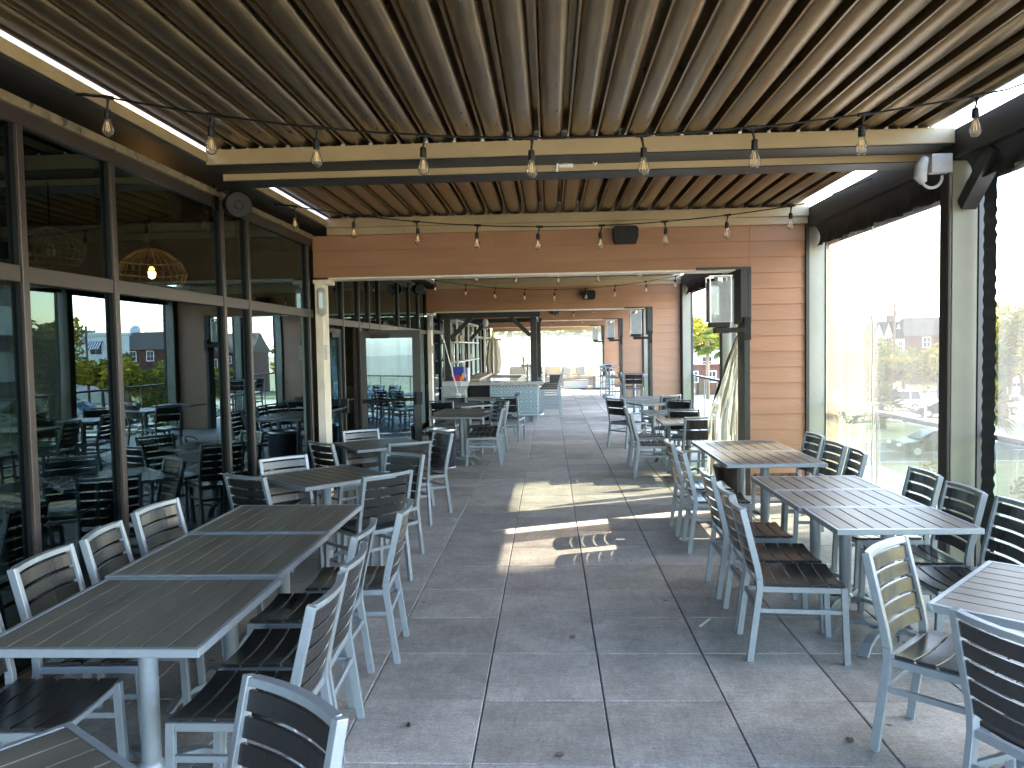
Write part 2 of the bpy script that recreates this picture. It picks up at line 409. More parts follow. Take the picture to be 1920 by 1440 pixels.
def seat_slats(mb, hw, y0, y1, z, n, sag):
    w = (y1-y0)/n
    for k in range(n):
        ya = y0+k*w+.005; yb = y0+(k+1)*w-.005
        def fn(t):
            x = -hw+2*hw*t; zz = z - sag*(1-(x/hw)**2)
            return [(x,ya,zz-.014),(x,yb,zz-.014),(x,yb,zz),(x,ya,zz)]
        vs = []; fs = []; m = 8
        for i in range(m+1): vs += fn(i/m)
        for i in range(m):
            for j in range(4): fs.append((i*4+j, i*4+(j+1)%4, (i+1)*4+(j+1)%4, (i+1)*4+j))
        fs += [(3,2,1,0), tuple(m*4+q for q in range(4))]
        mb.add(vs, fs)

def make_chair(name, label, group, seat_z=.445, top=.868, nback=5, gap=.013, open_below=.0, detail=True):
    t = thing(name, label, 'chair' if seat_z < .6 else 'bar stool', (0,0,0), 0, group)
    hw = .225; lw = .028
    hb = seat_z
    rear = [(-.262,0), (-.207,hb-.03), (-.209,hb+.03), (-.222,hb+.10), (-.300,top)]
    s = MB(); seat_slats(s, hw-.012, -.185, .255, hb+.004, 5, .016); s.build('seat', M['slat'], t, .002 if detail else 0)
    f = MB()
    for sx in (-1,1):
        xa = sx*hw; xb = sx*(hw-lw); x0, x1 = min(xa,xb), max(xa,xb)
        f.box(x0+.002, x1-.002, -.19, .226, hb-.045, hb-.013)
    f.box(-hw+lw, hw-lw, .225, .25, hb-.045, hb-.013); f.box(-hw+lw, hw-lw, -.215, -.19, hb-.045, hb-.013)
    f.build('seat_frame', M['silver'], t, .002 if detail else 0)
    bk = MB()
    z0 = hb + (.035 if nback > 2 else open_below); z1 = top-.030
    h = (z1-z0)/nback
    for k in range(nback):
        zc = z0 + (k+.5)*h
        yc = -.209 + (zc-(hb+.03))*(-.091)/(top-hb-.03)
        curved_slat(bk, hw-lw+.002, yc-.002, zc, h-gap, .014, .026, -.2)
    bk.build('backrest', M['slat'], t, .002 if detail else 0)
    bf = MB()
    for sx in (-1,1):
        xa = sx*hw; xb = sx*(hw-lw); x0, x1 = min(xa,xb), max(xa,xb)
        ribbon(bf, rear, .036, x0, x1, 2, 4)
    curved_slat(bf, hw-lw+.001, -.299, top-.012, .025, .032, .026, -.2)
    bf.build('back_frame', M['silver'], t, .003 if detail else 0, 2)
    for sx in (-1,1):
        xa = sx*hw; xb = sx*(hw-lw); x0, x1 = min(xa,xb), max(xa,xb)
        l = MB(); ribbon(l, rear, .036, x0, x1, 0, 2); l.build('leg', M['silver'], t, .002 if detail else 0)
        l = MB(); ribbon(l, [(.262,0),(.243,hb-.012)], .034, x0, x1); l.build('leg', M['silver'], t, .002 if detail else 0)
    st = MB(); zs = seat_z*.66
    yr = -.262 + .055*zs/(hb-.03)
    for sx in (-1,1):
        st.bar((sx*(hw-lw/2), yr+.017, zs), (sx*(hw-lw/2), .236, zs), .02, .026)
    st.bar((-hw+lw, yr, zs), (hw-lw, yr, zs), .02, .026)
    if seat_z > .6:
        st.bar((-hw+lw, .252, .26), (hw-lw, .252, .26), .022, .028)
        for sx in (-1,1): st.bar((sx*(hw-lw/2), -.22, .26), (sx*(hw-lw/2), .238, .26), .02, .026)
    st.build('stretcher', M['silver'], t, .002 if detail else 0)
    return t
protos = {}
def chair(kind, bx, by, fx, fy, label, group):
    """bx,by: middle of the top of the back; fx,fy: where it faces"""
    f = Vector((fx, fy)).normalized()
    loc = (bx + f.x*.30, by + f.y*.30, 0); rz = math.atan2(f.y, f.x) - math.pi/2
    if kind not in protos:
        if kind == 'five': o = make_chair('patio_chair', label, group)
        elif kind == 'two': o = make_chair('patio_chair', label, group, nback=2, gap=.016, open_below=.12)
        else: o = make_chair('bar_stool', label, group, seat_z=.75, top=1.12, nback=2, gap=.016, open_below=.10)
        o.location = loc; o.rotation_euler = (0,0,rz); protos[kind] = o
        return o
    return dup(protos[kind], loc, rz, label, group)

GL = 'chairs along the glass side of the left long table'
GA = 'chairs along the aisle side of the left long table'
GD = 'chairs around the two turned tables by the glass'
GR = 'chairs on the aisle side of the right long tables'
GW = 'chairs on the window side of the right tables'
G1 = 'chairs at the turned table in the right corner'
GF = 'chairs around the far left tables before the bar'
GK = 'chairs around the far right tables by the inner posts'
CH = [
 ('five',-2.36,2.90,1,.02,'glass-side chair nearest the camera, cut by the left picture edge',GL),
 ('five',-2.37,3.49,1,.03,'glass-side chair second from the camera along the left long table',GL),
 ('five',-2.39,4.01,1,.13,'glass-side chair third along, by the join of the first two table sections',GL),
 ('five',-2.43,4.66,1,-.1,'glass-side chair farthest along, beside the third section of the left long table',GL),
 ('five',-.88,2.99,-1,0,'aisle chair under the nearest section of the left long table, seat showing',GA),
 ('five',-.90,3.50,-1,-.04,'aisle chair second from the camera, back edge-on beside the left long table',GA),
 ('five',-.98,4.03,-1,0,'aisle chair third from the camera, pushed deepest under the left long table',GA),
 ('five',-.87,4.58,-1,-.06,'aisle chair pulled out at the far end of the left long table',GA),
 ('five',-.71,2.05,-.62,-.79,'chair turned with its rear to the aisle at the cropped bottom left table',None),
 ('five',-1.22,5.78,-.73,.68,'chair with its rear to the camera at the nearer turned table by the glass',GD),
 ('five',-1.30,6.89,-.52,-.86,'dark green tinged chair back at the far aisle corner of the nearer turned table',GD),
 ('five',-1.40,7.71,-.47,.88,'chair with its rear to the camera at the farther turned table by the doorway',GD),
 ('five',-1.19,8.63,-.82,-.57,'chair with shiny back slats standing in front of the navy bin',GD),
 ('five',-2.31,5.76,.48,.87,'dark curved chair back between the glass wall and the nearer turned table',GD),
 ('five',-2.35,6.74,.69,-.72,'pale shining chair behind the glass-side corner of the nearer turned table',GD),
 ('five',-2.33,7.80,.67,.74,'dark open-slatted chair between the cream pillar and the farther turned table',GD),
 ('five',-2.20,8.95,.6,-.8,'pale shining chair in front of the dark doorway behind the farther turned table',GD),
 ('five',1.09,4.62,1,-.1,'aisle chair with its whole dark seat showing, nearest along the right long table',GR),
 ('five',1.12,5.09,1,-.05,'aisle chair second along the right long table, behind the one showing its seat',GR),
 ('five',1.13,5.71,1,-.02,'aisle chair third along, at the back section of the right long table',GR),
 ('five',1.15,6.92,1,-.06,'nearer of two aisle chairs at the two-section table before the siding wall',GR),
 ('five',1.135,7.52,1,-.02,'farther of two aisle chairs at the two-section table before the siding wall',GR),
 ('five',2.64,5.62,-1,0,'window-side chair just left of the near steel post by the right long table',GW),
 ('five',2.60,5.01,-1,0,'window-side chair in front of the near steel post',GW),
 ('five',2.64,4.50,-1,0,'window-side chair right of the near steel post, cut by the picture edge',GW),
 ('five',2.65,7.95,-1,-.04,'window-side chair beside the corner post, farthest of three before the siding wall',GW),
 ('five',2.60,7.25,-1,-.05,'window-side chair in the middle of three before the siding wall',GW),
 ('five',2.60,6.72,-1,.1,'window-side chair nearest of three before the siding wall, against the bright window',GW),
 ('five',1.47,2.54,.92,.40,'chair with its rear to the camera, cut off at the bottom right corner',G1),
 ('five',1.52,3.61,.72,-.69,'chair with glossy reflecting back slats, turned to the table in the right corner',G1),
 ('two',1.92,10.0,-.16,1,'chair with two wide dark back slats just left of the hanging plastic sheet',GK),
 ('two',1.9,11.22,.3,.95,'two-slat chair back between the two small tables, behind the one by the plastic sheet',GK),
 ('two',1.13,13.65,.75,.66,'lone two-slat chair standing out in the aisle, rear to the camera',GK),
 ('five',1.10,10.75,1,-.05,'nearer aisle chair with four thin slats at the small right tables past the siding wall',GK),
 ('five',1.13,11.75,1,-.05,'farther aisle chair at the small right tables past the siding wall',GK),
 ('five',2.58,10.6,-1,.05,'low seat against the railing side of the first small table past the siding wall',GK),
 ('five',2.55,12.1,-1,0,'low seat against the railing side of the second small table past the siding wall',GK),
 ('two',2.15,13.15,-.5,-.86,'pale two-slat chair back facing the camera behind the second small right table',GK),
 ('two',2.2,14.3,-.5,.86,'dark two-slat chair back in front of the second siding wall',GK),
 ('five',-.72,12.0,-1,-.05,'nearest of three aligned aisle chairs at the far left two-section table',GF),
 ('five',-.73,12.55,-1,-.03,'middle of three aligned aisle chairs at the far left two-section table',GF),
 ('five',-.74,13.12,-1,0,'last of three aligned aisle chairs at the far left two-section table',GF),
 ('five',-.84,13.62,-.78,-.6,'turned chair with pale wide back at the turned table before the bar',GF),
 ('two',-.82,14.62,.2,1,'dark two-slat chair back in front of the patterned bar tiles',GF),
 ('five',-.63,15.5,-1,-.2,'chair seen edge-on against the patterned bar tiles',GF),
 ('two',-1.92,13.75,.25,1,'small dark green two-slat chair back by the second cream pillar',GF),
 ('two',-1.85,15.1,.2,-1,'pale grey two-slat chair back in front of the steel bar cabinet',GF),
 ('five',-2.3,12.3,1,.1,'low slatted seat beside the open glass door at the far left table',GF),
]
for c in CH: chair(*c)
for k, (x, y) in enumerate(((.2,19.45),(.24,20.4),(.27,21.4),(.28,22.4))):
    chair('stool', x+.1, y, -1, .02, ['nearest of four bar stools beside the patterned bar','second of four bar stools beside the patterned bar','third of four bar stools beside the patterned bar','farthest of four bar stools beside the patterned bar'][k], 'bar stools along the tiled bar')
for x, y, fx, fy, lb in ((2.0,18.75,.15,1,'bar stool facing the first high table past the second siding wall'),(1.75,19.8,1,.1,'bar stool on the aisle side of the first high table past the second siding wall'),
                     (1.8,25.9,1,.05,'bar stool on the aisle side of the farther high table'),(2.0,27.8,.1,-1,'bar stool behind the farther high table')):
    chair('stool', x, y, fx, fy, lb, 'bar stools at the high tables by the right posts')

# ------------------------------------------------------------------ tables
tprot = {}
def make_table(label, group, w, d, h=.75, ns=8, bar=False):
    t = thing('bar_table' if bar else 'patio_table', label, 'table', (0,0,0), 0, group)
    fr = MB(); e = .024; th = .032
    fr.box(-w/2, w/2, -d/2, -d/2+e, h-th, h); fr.box(-w/2, w/2, d/2-e, d/2, h-th, h)
    fr.box(-w/2, -w/2+e, -d/2+e, d/2-e, h-th, h); fr.box(w/2-e, w/2, -d/2+e, d/2-e, h-th, h)
    fr.box(-w/2+e, w/2-e, -d/2+e, d/2-e, h-th+.002, h-.0185)
    fr.build('table_frame', M['silver'], t, .003)
    s = MB(); sw = (w-2*e)/ns
    for k in range(ns):
        x0 = -w/2+e+k*sw
        s.box(x0+.0038, x0+sw-.0038, -d/2+e+.001, d/2-e-.001, h-.017, h-.0015)
    s.build('tabletop', M['tslat'], t, .0015)
    p = MB(); p.lathe([(.039,.07),(.039,h-.05),(.09,h-.048),(.09,h-th)], 20); p.lathe([(.055,.055),(.05,.10),(.039,.115)], 20)
    p.build('pedestal', M['silver'], t)
    for k in range(4):
        a = R(45+90*k); ca, sa = math.cos(a), math.sin(a)
        f = MB(); prof = [(.03,.085),(.12,.105),(.2,.098),(.27,.068),(.315,.022),(.335,.0)]
        vs = []; fs = []
        for i, (r, z) in enumerate(prof):
            wd = .022 + .010*i/5
            zl = max(0, z-.028)
            for sy, zz in ((-1,zl),(1,zl),(1,z),(-1,z)):
                vs.append((r*ca - sy*wd*sa, r*sa + sy*wd*ca, zz + (.006 if i == 5 and zz == z else 0)))
        for i in range(5):
            for j in range(4): fs.append((i*4+j, i*4+(j+1)%4, (i+1)*4+(j+1)%4, (i+1)*4+j))
        fs += [(3,2,1,0), (20,21,22,23)]
        f.add(vs, fs); f.build('foot', M['silver'], t, .003)
    return t
def table(x, y, rz, w, d, label, group, h=.75, bar=False):
    key = (w, d, h)
    if key not in tprot:
        o = make_table(label, group, w, d, h, 8, bar); o.location = (x,y,0); o.rotation_euler = (0,0,R(rz)); tprot[key] = o
        return o
    return dup(tprot[key], (x,y,0), R(rz), label, group)
TL = 'tables joined in the left long row'; TR = 'tables joined in the right long row'; TF = 'small tables farther along the deck'
table(-1.675,3.10,0,.84,.87,'nearest section of the left long dark slatted table, scratched, meeting the picture edge',TL)
table(-1.700,3.985,0,.84,.84,'middle section of the left long dark slatted table',TL)
table(-1.705,4.825,0,.84,.80,'third section of the left long dark slatted table, farthest from the camera',TL)
table(-1.30,1.55,-36.5,.84,.84,'corner of a turned dark table cropped by the bottom left picture edge',None)
table(-1.89,6.46,46,.84,.84,'turned dark table beside the glass wall, nearer of the two set cornerwise',TF)
table(-1.88,8.61,-58,.84,.84,'turned table in front of the doorway with sun stripes, farther of the two set cornerwise',TF)
table(2.08,3.17,47,.84,.84,'turned pinkish lit table in the right corner, cropped by the picture edge',None)
table(1.985,4.69,0,.80,.60,'front section of the right long table, nearest the camera',TR)
table(1.965,5.295,0,.80,.58,'middle section of the right long table',TR)
table(1.965,5.89,0,.80,.58,'back section of the right long table, slightly offset',TR)
table(1.945,7.19,0,.86,.80,'front half of the two-section table before the siding wall',TF)
table(1.945,8.06,0,.86,.86,'back half of the two-section table before the siding wall',TF)
table(1.89,10.79,0,.80,.78,'first small pale table past the siding wall, partly hidden by a two-slat chair',TF)
table(1.83,12.2,0,.80,.74,'second small pale table past the siding wall',TF)
table(1.86,14.2,18,.80,.80,'turned small table near the second siding wall',TF)
table(1.83,15.5,0,.80,.80,'farthest small table before the second siding wall',TF)
table(-1.385,12.14,-8,.84,.80,'front half of the far left two-section table with a bright reflection',TF)
table(-1.43,12.96,-8,.84,.80,'back half of the far left two-section table',TF)
table(-1.50,14.45,38,.84,.80,'turned table just before the bar',TF)
table(-1.40,16.05,-6,.84,.80,'last left table, closest to the bar front',TF)
table(2.1,19.55,0,.66,.66,'first high bar table past the second siding wall','high bar tables by the right posts',1.05,True)
table(2.05,26.9,0,.66,.66,'farther high bar table at the third siding wall','high bar tables by the right posts',1.05,True)

# ------------------------------------------------------------------ siding portals
def board_prof(z0, z1, exp=.183, y=0.0):
    pass
def siding_face(mb, x0, x1, z0, z1, y, seed, exp=.1825, zref=3.15):
    """lapped boards facing -y"""
    rr = random.Random(seed)
    k = 0
    z = zref
    while z > z0:
        zt = min(z, z1); zb = max(z-exp, z0)
        if zt > zb + .005:
            cuts = [x0]
            xx = x0 + rr.uniform(.8, 3.2)
            while xx < x1-.5: cuts.append(xx); xx += rr.uniform(2.6, 3.6)
            cuts.append(x1)
            for a, c in zip(cuts[:-1], cuts[1:]):
                mb.prism([(y, zb+.003), (y-.017, zb+.003), (y-.006, zt), (y, zt)], 'x', a+.001, c-.001)
        z -= exp
def portal(Y, th, zb, label, seed, lant=True, right=2.97, jamb=2.34, ztop=3.15, first=True):
    t = thing('siding_wall', label, 'wall', (0,Y,0), 0, 'terracotta siding walls across the deck')
    b = MB()
    b.box(-2.79, jamb, Y, Y+th, zb, ztop); b.box(jamb, right, Y, Y+th, 0, ztop)
    siding_face(b, -2.79, jamb, zb, ztop, Y, seed); siding_face(b, jamb, right, 0.02, ztop, Y, seed+1)
    # rear side boards
    k = 0
    while k*.1825 < ztop:
        z1 = ztop-k*.1825; z0 = max(0, z1-.1825)
        for a, c, lo in ((-2.79, jamb, zb), (jamb, right, 0)):
            if z1 > lo+.01: b.prism([(Y+th, max(z0,lo)), (Y+th+.016, max(z0,lo)), (Y+th+.006, z1-.0005), (Y+th, z1-.0005)], 'x', a, c)
        k += 1
    b.build('siding', M['siding'], t)
    s = MB(); s.box(-2.62, jamb-.16, Y+.006, Y+th-.006, zb-.022, zb-.001); s.build('soffit', M['soffit'], t)
    s = MB(); s.box(jamb-.105, jamb-.001, Y-.02, Y+th+.02, 2.02, zb+.0); s.box(jamb-.065, jamb-.001, Y-.016, Y+th+.016, 0, 2.018)
    s.box(jamb-.62, jamb+.015, Y-.024, Y-.0165, zb-.012, zb+.018)
    s.box(jamb-.02, jamb+.015, Y-.024, Y-.0165, 2.03, zb-.014)
    s.build('jamb', M['darkbronze'], t, .002)
    s = MB(); s.box(-2.79, -2.70, Y+.02, Y+th-.02, 0, zb-.07); s.box(-2.80, -2.62, Y-.006, Y+th+.006, zb-.069, zb-.0225); s.build('side_trim', M['cream'], t, .003)
    s = MB(); s.box(-2.60, right+.02, Y-.06, Y+th+.06, ztop+.002, ztop+.085); s.box(-2.60, right+.02, Y-.10, Y+th+.10, ztop+.086, ztop+.19)
    s.box(-2.60, right+.02, Y+.05, Y+th-.05, ztop+.191, ztop+.35); s.build('fascia', M['tan'], t, .003)
    s = MB(); s.box(jamb+.45, right+.03, Y-.03, Y-.0165, .0, ztop-.001) if False else s.box(right+.001, right+.04, Y-.05, Y+th, 0, ztop-.002); s.build('corner_trim', M['darkbronze'], t, .002)
    return t
PY = [(9.27,.30,2.66),(17.92,.30,2.63),(25.1,.30,2.62),(33.4,.30,2.62)]
PL = ['nearest terracotta siding wall with a wide opening across the deck','second terracotta siding wall with opening, before the bar','third terracotta siding wall beyond the bar front','farthest terracotta siding wall by the lounge sofas']
for k, (y, th, zb) in enumerate(PY): portal(y, th, zb, PL[k], 10+5*k)

# ------------------------------------------------------------------ roof: beams, louvers
def beam(name, label, boxes, mat, group=None, bevel=.004):
    b = MB()
    for bx in boxes: b.box(*bx)
    return tag(b.build(name, mat, None, bevel), label, 'beam', group)
# cross beams: stepped pairs
def cross_beam(ya, label):
    t = thing('cross_beam', label, 'beam', (0,ya,3.2), 0, 'cross beams under the louvered roof')
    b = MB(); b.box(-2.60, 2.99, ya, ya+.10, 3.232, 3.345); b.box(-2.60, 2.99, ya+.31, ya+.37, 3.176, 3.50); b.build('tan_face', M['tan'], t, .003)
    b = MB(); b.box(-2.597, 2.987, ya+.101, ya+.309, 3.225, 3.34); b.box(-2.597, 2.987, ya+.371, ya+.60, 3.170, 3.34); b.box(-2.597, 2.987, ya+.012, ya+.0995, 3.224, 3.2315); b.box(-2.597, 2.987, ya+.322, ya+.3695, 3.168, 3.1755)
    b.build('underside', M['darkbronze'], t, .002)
    b = MB()
    xx = -2.5
    while xx < 2.95:
        b.lathe([(.008,0),(.008,.012),(.004,.016)], 8, (xx, ya+.04, 3.345)); b.box(xx+.1, xx+.125, ya+.005, ya+.03, 3.346, 3.360); xx += .2125
    b.build('fixing_bolt', M['steel'], t)
    return t
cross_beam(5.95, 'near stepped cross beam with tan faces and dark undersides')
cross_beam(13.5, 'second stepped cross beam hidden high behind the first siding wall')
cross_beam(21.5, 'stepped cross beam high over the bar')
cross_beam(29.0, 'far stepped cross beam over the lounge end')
beam('edge_beam', 'tan and dark edge beam running over the glass wall on the left', [(-2.99,-2.60,-3.6,39.2,3.235,3.325)], M['darkbronze'])
b = MB(); b.box(-2.599,-2.585,-3.6,39.2,3.25,3.322); tag(b.build('gutter_strip', M['tan'], None, .002), 'long tan gutter strip beside the bright roof gap on the left', 'gutter')
beam('edge_beam', 'dark edge beam running above the window posts on the right', [(2.995,3.23,-3.6,39.2,3.12,3.335)], M['darkbronze'])
# louvers
PITCH = .2125
def louver_bm(L_):
    b = MB()
    pr = [(0,.002),(.013,.002),(.015,.03)]
    for i in range(9):
        a = math.pi*i/8
        x = .0945 - .077*math.cos(a); z = .036 - .036*math.sin(a) if False else .040 - .042*math.sin(a)**.8
        pr.append((x, z))
    pr += [(.1745,.13),(.2138,.13),(.2138,.138),(.168,.138)]
    for i in range(9):
        a = math.pi*(8-i)/8
        pr.append((.0945 - .0715*math.cos(a), .048 - .042*math.sin(a)**.8))
    pr += [(.018,.05),(.012,.14),(0,.14)]
    b.prism(pr, 'y', 0, L_, None, True)
    return b
bays = [(-3.6,6.255,'nearest louvered roof bay of dark bronze blades'),(6.325,9.315,'second louvered roof bay between the near beam and the siding wall'),(9.525,13.805,'third louvered roof bay past the siding wall'),
        (13.875,17.965,'fourth louvered roof bay before the second siding wall'),(18.175,21.805,'fifth louvered roof bay over the bar front'),(21.875,25.145,'sixth louvered roof bay over the bar'),
        (25.355,29.305,'seventh louvered roof bay past the third siding wall'),(29.375,33.445,'eighth louvered roof bay before the farthest siding wall'),(33.655,39.0,'last louvered roof bay over the lounge')]
for y0, y1, lb in bays:
    t = thing('louvered_roof', lb, 'roof', (0,y0,3.36), 0, 'louvered roof bays')
    first = None
    rr = random.Random(int(y0*10))
    for k in range(26):
        if first is None:
            first = louver_bm(y1-y0).build('louver', M['bronze'], t, 0, 1, False); o = first
        else:
            o = first.copy(); COL.objects.link(o); o.parent = t
        o.location = (-2.60 + k*PITCH, 0, rr.uniform(-.002,.002)); o.rotation_euler = (0, R(rr.uniform(-.6,.6)), 0)

# ------------------------------------------------------------------ string lights
def string_lights(y, xa, za, xb, zb, zm, bulbs, label, tail):
    t = thing('string_lights', label, 'string lights', (0,y,zm), 0, 'strings of clear bulbs under the roof')
    def zc(x):
        u = (x-xa)/(xb-xa); lin = za + (zb-za)*u
        sag = ((za+zb)/2 - zm)*4*u*(1-u)
        return lin - sag
    c = MB()
    pts = [(xa-.16, y, za+.015)] + [(xa+(xb-xa)*i/40, y+.006*math.sin(i*1.7), zc(xa+(xb-xa)*i/40)) for i in range(41)] + tail
    c.tube(pts, .0055, 6)
    c.tube([(xa-.16,y,za+.015),(xa-.12,y+.012,za+.02),(xa-.06,y-.008,za+.004),(xa,y,za)], .009, 6)
    c.build('cord', M['rubber'], t)
    rr = random.Random(int(y*100))
    for x in bulbs:
        z = zc(x); sw = rr.uniform(-.018,.018); x2 = x+sw
        s = MB(); s.tube([(x-.03,y,zc(x-.03)),(x+.03,y,zc(x+.03))], .011, 8)
        s.tube([(x,y,z-.005),(x+sw*.5,y,z-.035),(x2,y,z-.065)], [.010,.006,.006], 8); s.lathe([(.008,0),(.017,-.006),(.0185,-.05),(.016,-.056)], 14, (x2,y,z-.062)); s.build('socket', M['rubber'], t)
        g = MB(); g.lathe([(.014,0),(.017,-.016),(.026,-.042),(.0305,-.06),(.029,-.076),(.021,-.091),(.008,-.098),(.0001,-.099)], 16, (x2,y,z-.118))
        bo = g.build('bulb', M['bulbglass'], t)
        f = MB()
        for a in range(4):
            ca, sa = math.cos(a*1.57+.5), math.sin(a*1.57+.5)
            f.tube([(x2+.004*ca,y+.004*sa,z-.135),(x2+.011*ca,y+.011*sa,z-.182)], .0016, 5)
        f.build('filament', M['filament'], bo)
    return t
bx = [-2.418 + .5865*i for i in range(9)]
string_lights(4.30,-2.44,3.225,2.42,3.10,2.925,bx,'nearest string of clear bulbs across the deck',[(2.6,4.3,3.16),(2.98,4.31,3.31)])
bx = [-2.393 + .5806*i for i in range(9)]
string_lights(7.40,-2.43,3.175,2.43,3.075,2.915,bx,'second string of clear bulbs in front of the siding wall',[(2.6,7.4,3.14),(2.98,7.4,3.28)])
bx = [-2.2 + .585*i for i in range(9)]
string_lights(11.3,-2.43,3.17,2.43,3.10,2.90,bx,'third string of bulbs seen through the first opening',[(2.98,11.3,3.28)])
string_lights(15.4,-2.43,3.17,2.43,3.10,2.90,bx,'fourth string of bulbs against the second siding wall',[(2.98,15.4,3.28)])
string_lights(23.4,-2.43,3.17,2.43,3.10,2.86,bx,'fifth string of bulbs over the bar stools',[(2.98,23.4,3.28)])
string_lights(31.2,-2.43,3.17,2.43,3.10,2.80,bx[::2],'farthest string of bulbs near the lounge',[(2.98,31.2,3.28)])

# ------------------------------------------------------------------ right side: posts, valances, vinyl, railing
plab = ['steel post with a knee brace and a pipe, nearest on the window side','corner steel post beside the first siding wall','steel post behind the hanging plastic sheet','steel post at the second siding wall',
        'steel post past the second siding wall','steel post at the third siding wall','steel post past the third siding wall','steel post at the farthest siding wall','last steel post at the lounge corner','steel post beside the camera outside the frame','steel post just behind the camera']
for k, y in enumerate((6.0, 9.22, 13.75, 17.75, 21.7, 25.0, 29.2, 33.3, 38.7, 1.6, -3.0)):
    t = thing('steel_post', plab[k], 'post', (3.1,y,0), 0, 'steel posts along the window side')
    b = MB(); b.box(3.0,3.185,y,y+.15,0,3.115); b.build('shaft', M['post'], t, .004)
    b = MB(); b.box(2.985,2.9985,y+.008,y+.158,0,3.11); b.box(3.187,3.235,y-.01,y+.15,0,3.11); b.build('shaded_face_and_track', M['darkbronze'], t, .002)  # inner plate colours the post's shaded face dark; outer one is curtain track
    b = MB(); b.box(2.96,3.26,y-.03,y+.19,0,.012)
    for sx in (2.98,3.24): b.lathe([(.012,.012),(.012,.03),(.006,.034)], 8, (sx,y-.012,0))
    b.build('base_plate', M['darkbronze'], t)
    if k in (0,9):
        b = MB(); b.bar((3.09,y-.02,2.78),(3.09,y-.42,3.118),.11,.10); b.build('knee_brace', M['darkbronze'], t, .003)
def curtain(y0, y1, label, mat, zt=3.0, x=3.15, group='clear vinyl curtains between the posts', band=None, nw=14):
    t = thing('vinyl_curtain', label, 'vinyl curtain', (x,(y0+y1)/2,0), 0, group)
    def fn(u, v):
        y = y0+(y1-y0)*u; z = .02+(zt-.02)*v
        return (x + .012*math.sin(u*nw*2.1+v*1.3) + .008*math.sin(u*37+v*2)*(1-v*.4), y, z)
    b = MB(); b.grid(fn, 60, 10); b.build('sheet', mat, t)
    if band:
        b = MB()
        ya, yb = band
        b.grid(lambda u, v: (x-.040, ya+(yb-ya)*u+.004*math.sin(v*60), .02+(zt-.02)*v), 4, 60); b.build('edge_band', M['band'], t)
    return t
curtain(6.17,8.95,'clear vinyl curtain between the near post and the corner post, brown edge band',M['vinyl'],band=(8.58,8.96))
curtain(9.62,13.68,'added green tinged vinyl dimming the sun in the bay behind the lantern',M['dimvinyl'],nw=20)  # sheet added here to dim and green the sun patch on the floor
curtain(1.8,5.70,'clear wrinkled vinyl curtain right of the near post',M['vinyl'],x=3.17,nw=34)
b = MB(); b.grid(lambda u, v: (3.20+.004*math.sin(v*190), 5.95-.17*u+.005*u*math.sin(v*230), .02+3.0*v), 3, 220); tag(b.build('curtain_edge', M['valance']), 'dark wavy edge strip of rolled curtain hanging beside the near post', 'curtain edge')
c = MB(); c.tube([(3.12, 7.72+.012*math.sin(i*.9)+.008*math.sin(i*2.3), 2.95-i*.1) for i in range(29)], .008, 6); tag(c.build('pull_cord', M['white']), 'thin wavy white pull cord hanging down the vinyl window', 'cord')
vl = [(1.8,5.95,2.93,'brown mottled rolled valance at the right picture edge','band'),(6.17,9.18,2.88,'dark rippled rolled valance above the near vinyl window','valance'),(9.6,13.7,2.9,'dark rolled valance above the plastic sheet bay','valance'),(13.95,17.7,2.9,'dark rolled valance beside the second siding wall','valance'),
      (18.3,21.6,2.9,'dark rolled valance past the second siding wall','valance'),(21.9,24.9,2.9,'dark rolled valance before the third siding wall','valance'),(25.5,29.1,2.9,'dark rolled valance past the third siding wall','valance'),(29.4,33.2,2.9,'dark rolled valance before the farthest siding wall','valance')]
for y0, y1, z0, lb, mt in vl:
    b = MB()
    n = int((y1-y0)*26)
    b.grid(lambda u, v: (3.06 + .024*math.sin(u*(y1-y0)*9)*(1-v) + .020*math.sin(u*(y1-y0)*23)*(1-v) + .045*math.sin(v*math.pi), y0+(y1-y0)*u, z0 + (3.119-z0)*v), n, 6)
    b.grid(lambda u, v: (3.185 - .02*math.sin(v*math.pi), y0+(y1-y0)*u, z0 + (3.119-z0)*v), 4, 4)
    tag(b.build('rolled_valance', M['valance']), lb, 'valance', 'rolled curtain valances under the right edge beam')
# plastic sheet tied back against the jamb
def fn(u, v):
    z = .05 + 1.85*v
    w = .03 + .36*min(1, (1-v)/.55)**.9
    x = 2.325 - w*(1-u)
    if v < .3: x += .10*(1-v/.3)*(u-.3)*.8
    return (x, 9.68 + .035*math.sin(u*19+v*3)*(1-v*.6) + .02*math.sin(u*33-v*6), z)
b = MB(); b.grid(fn, 40, 30); tag(b.build('plastic_sheet', M['drape']), 'translucent plastic sheet tied back against the jamb of the first siding wall', 'plastic sheet')
# railing
t = thing('glass_railing', 'glass panel railing with a grey top rail outside the windows', 'railing', (3.3,18,0))
b = MB(); b.box(3.235,3.30,-3.4,39.3,1.055,1.095); b.box(3.25,3.285,-3.4,39.3,.06,.10); b.build('top_rail', M['railmetal'], t, .004)
first = None; y = -3.3; k = 0
while y < 39.3:
    b = MB(); b.box(3.255,3.28,y,y+.024,0,1.054); b.build('baluster', M['railmetal'], t, .003)
    b = MB(); b.add([(3.267,y+.06,.125),(3.267,y+1.19,.125),(3.267,y+1.19,1.03),(3.267,y+.06,1.03)],[(0,1,2,3)]); b.build('glass_panel', M['railglass'], t)
    y += 1.25; k += 1
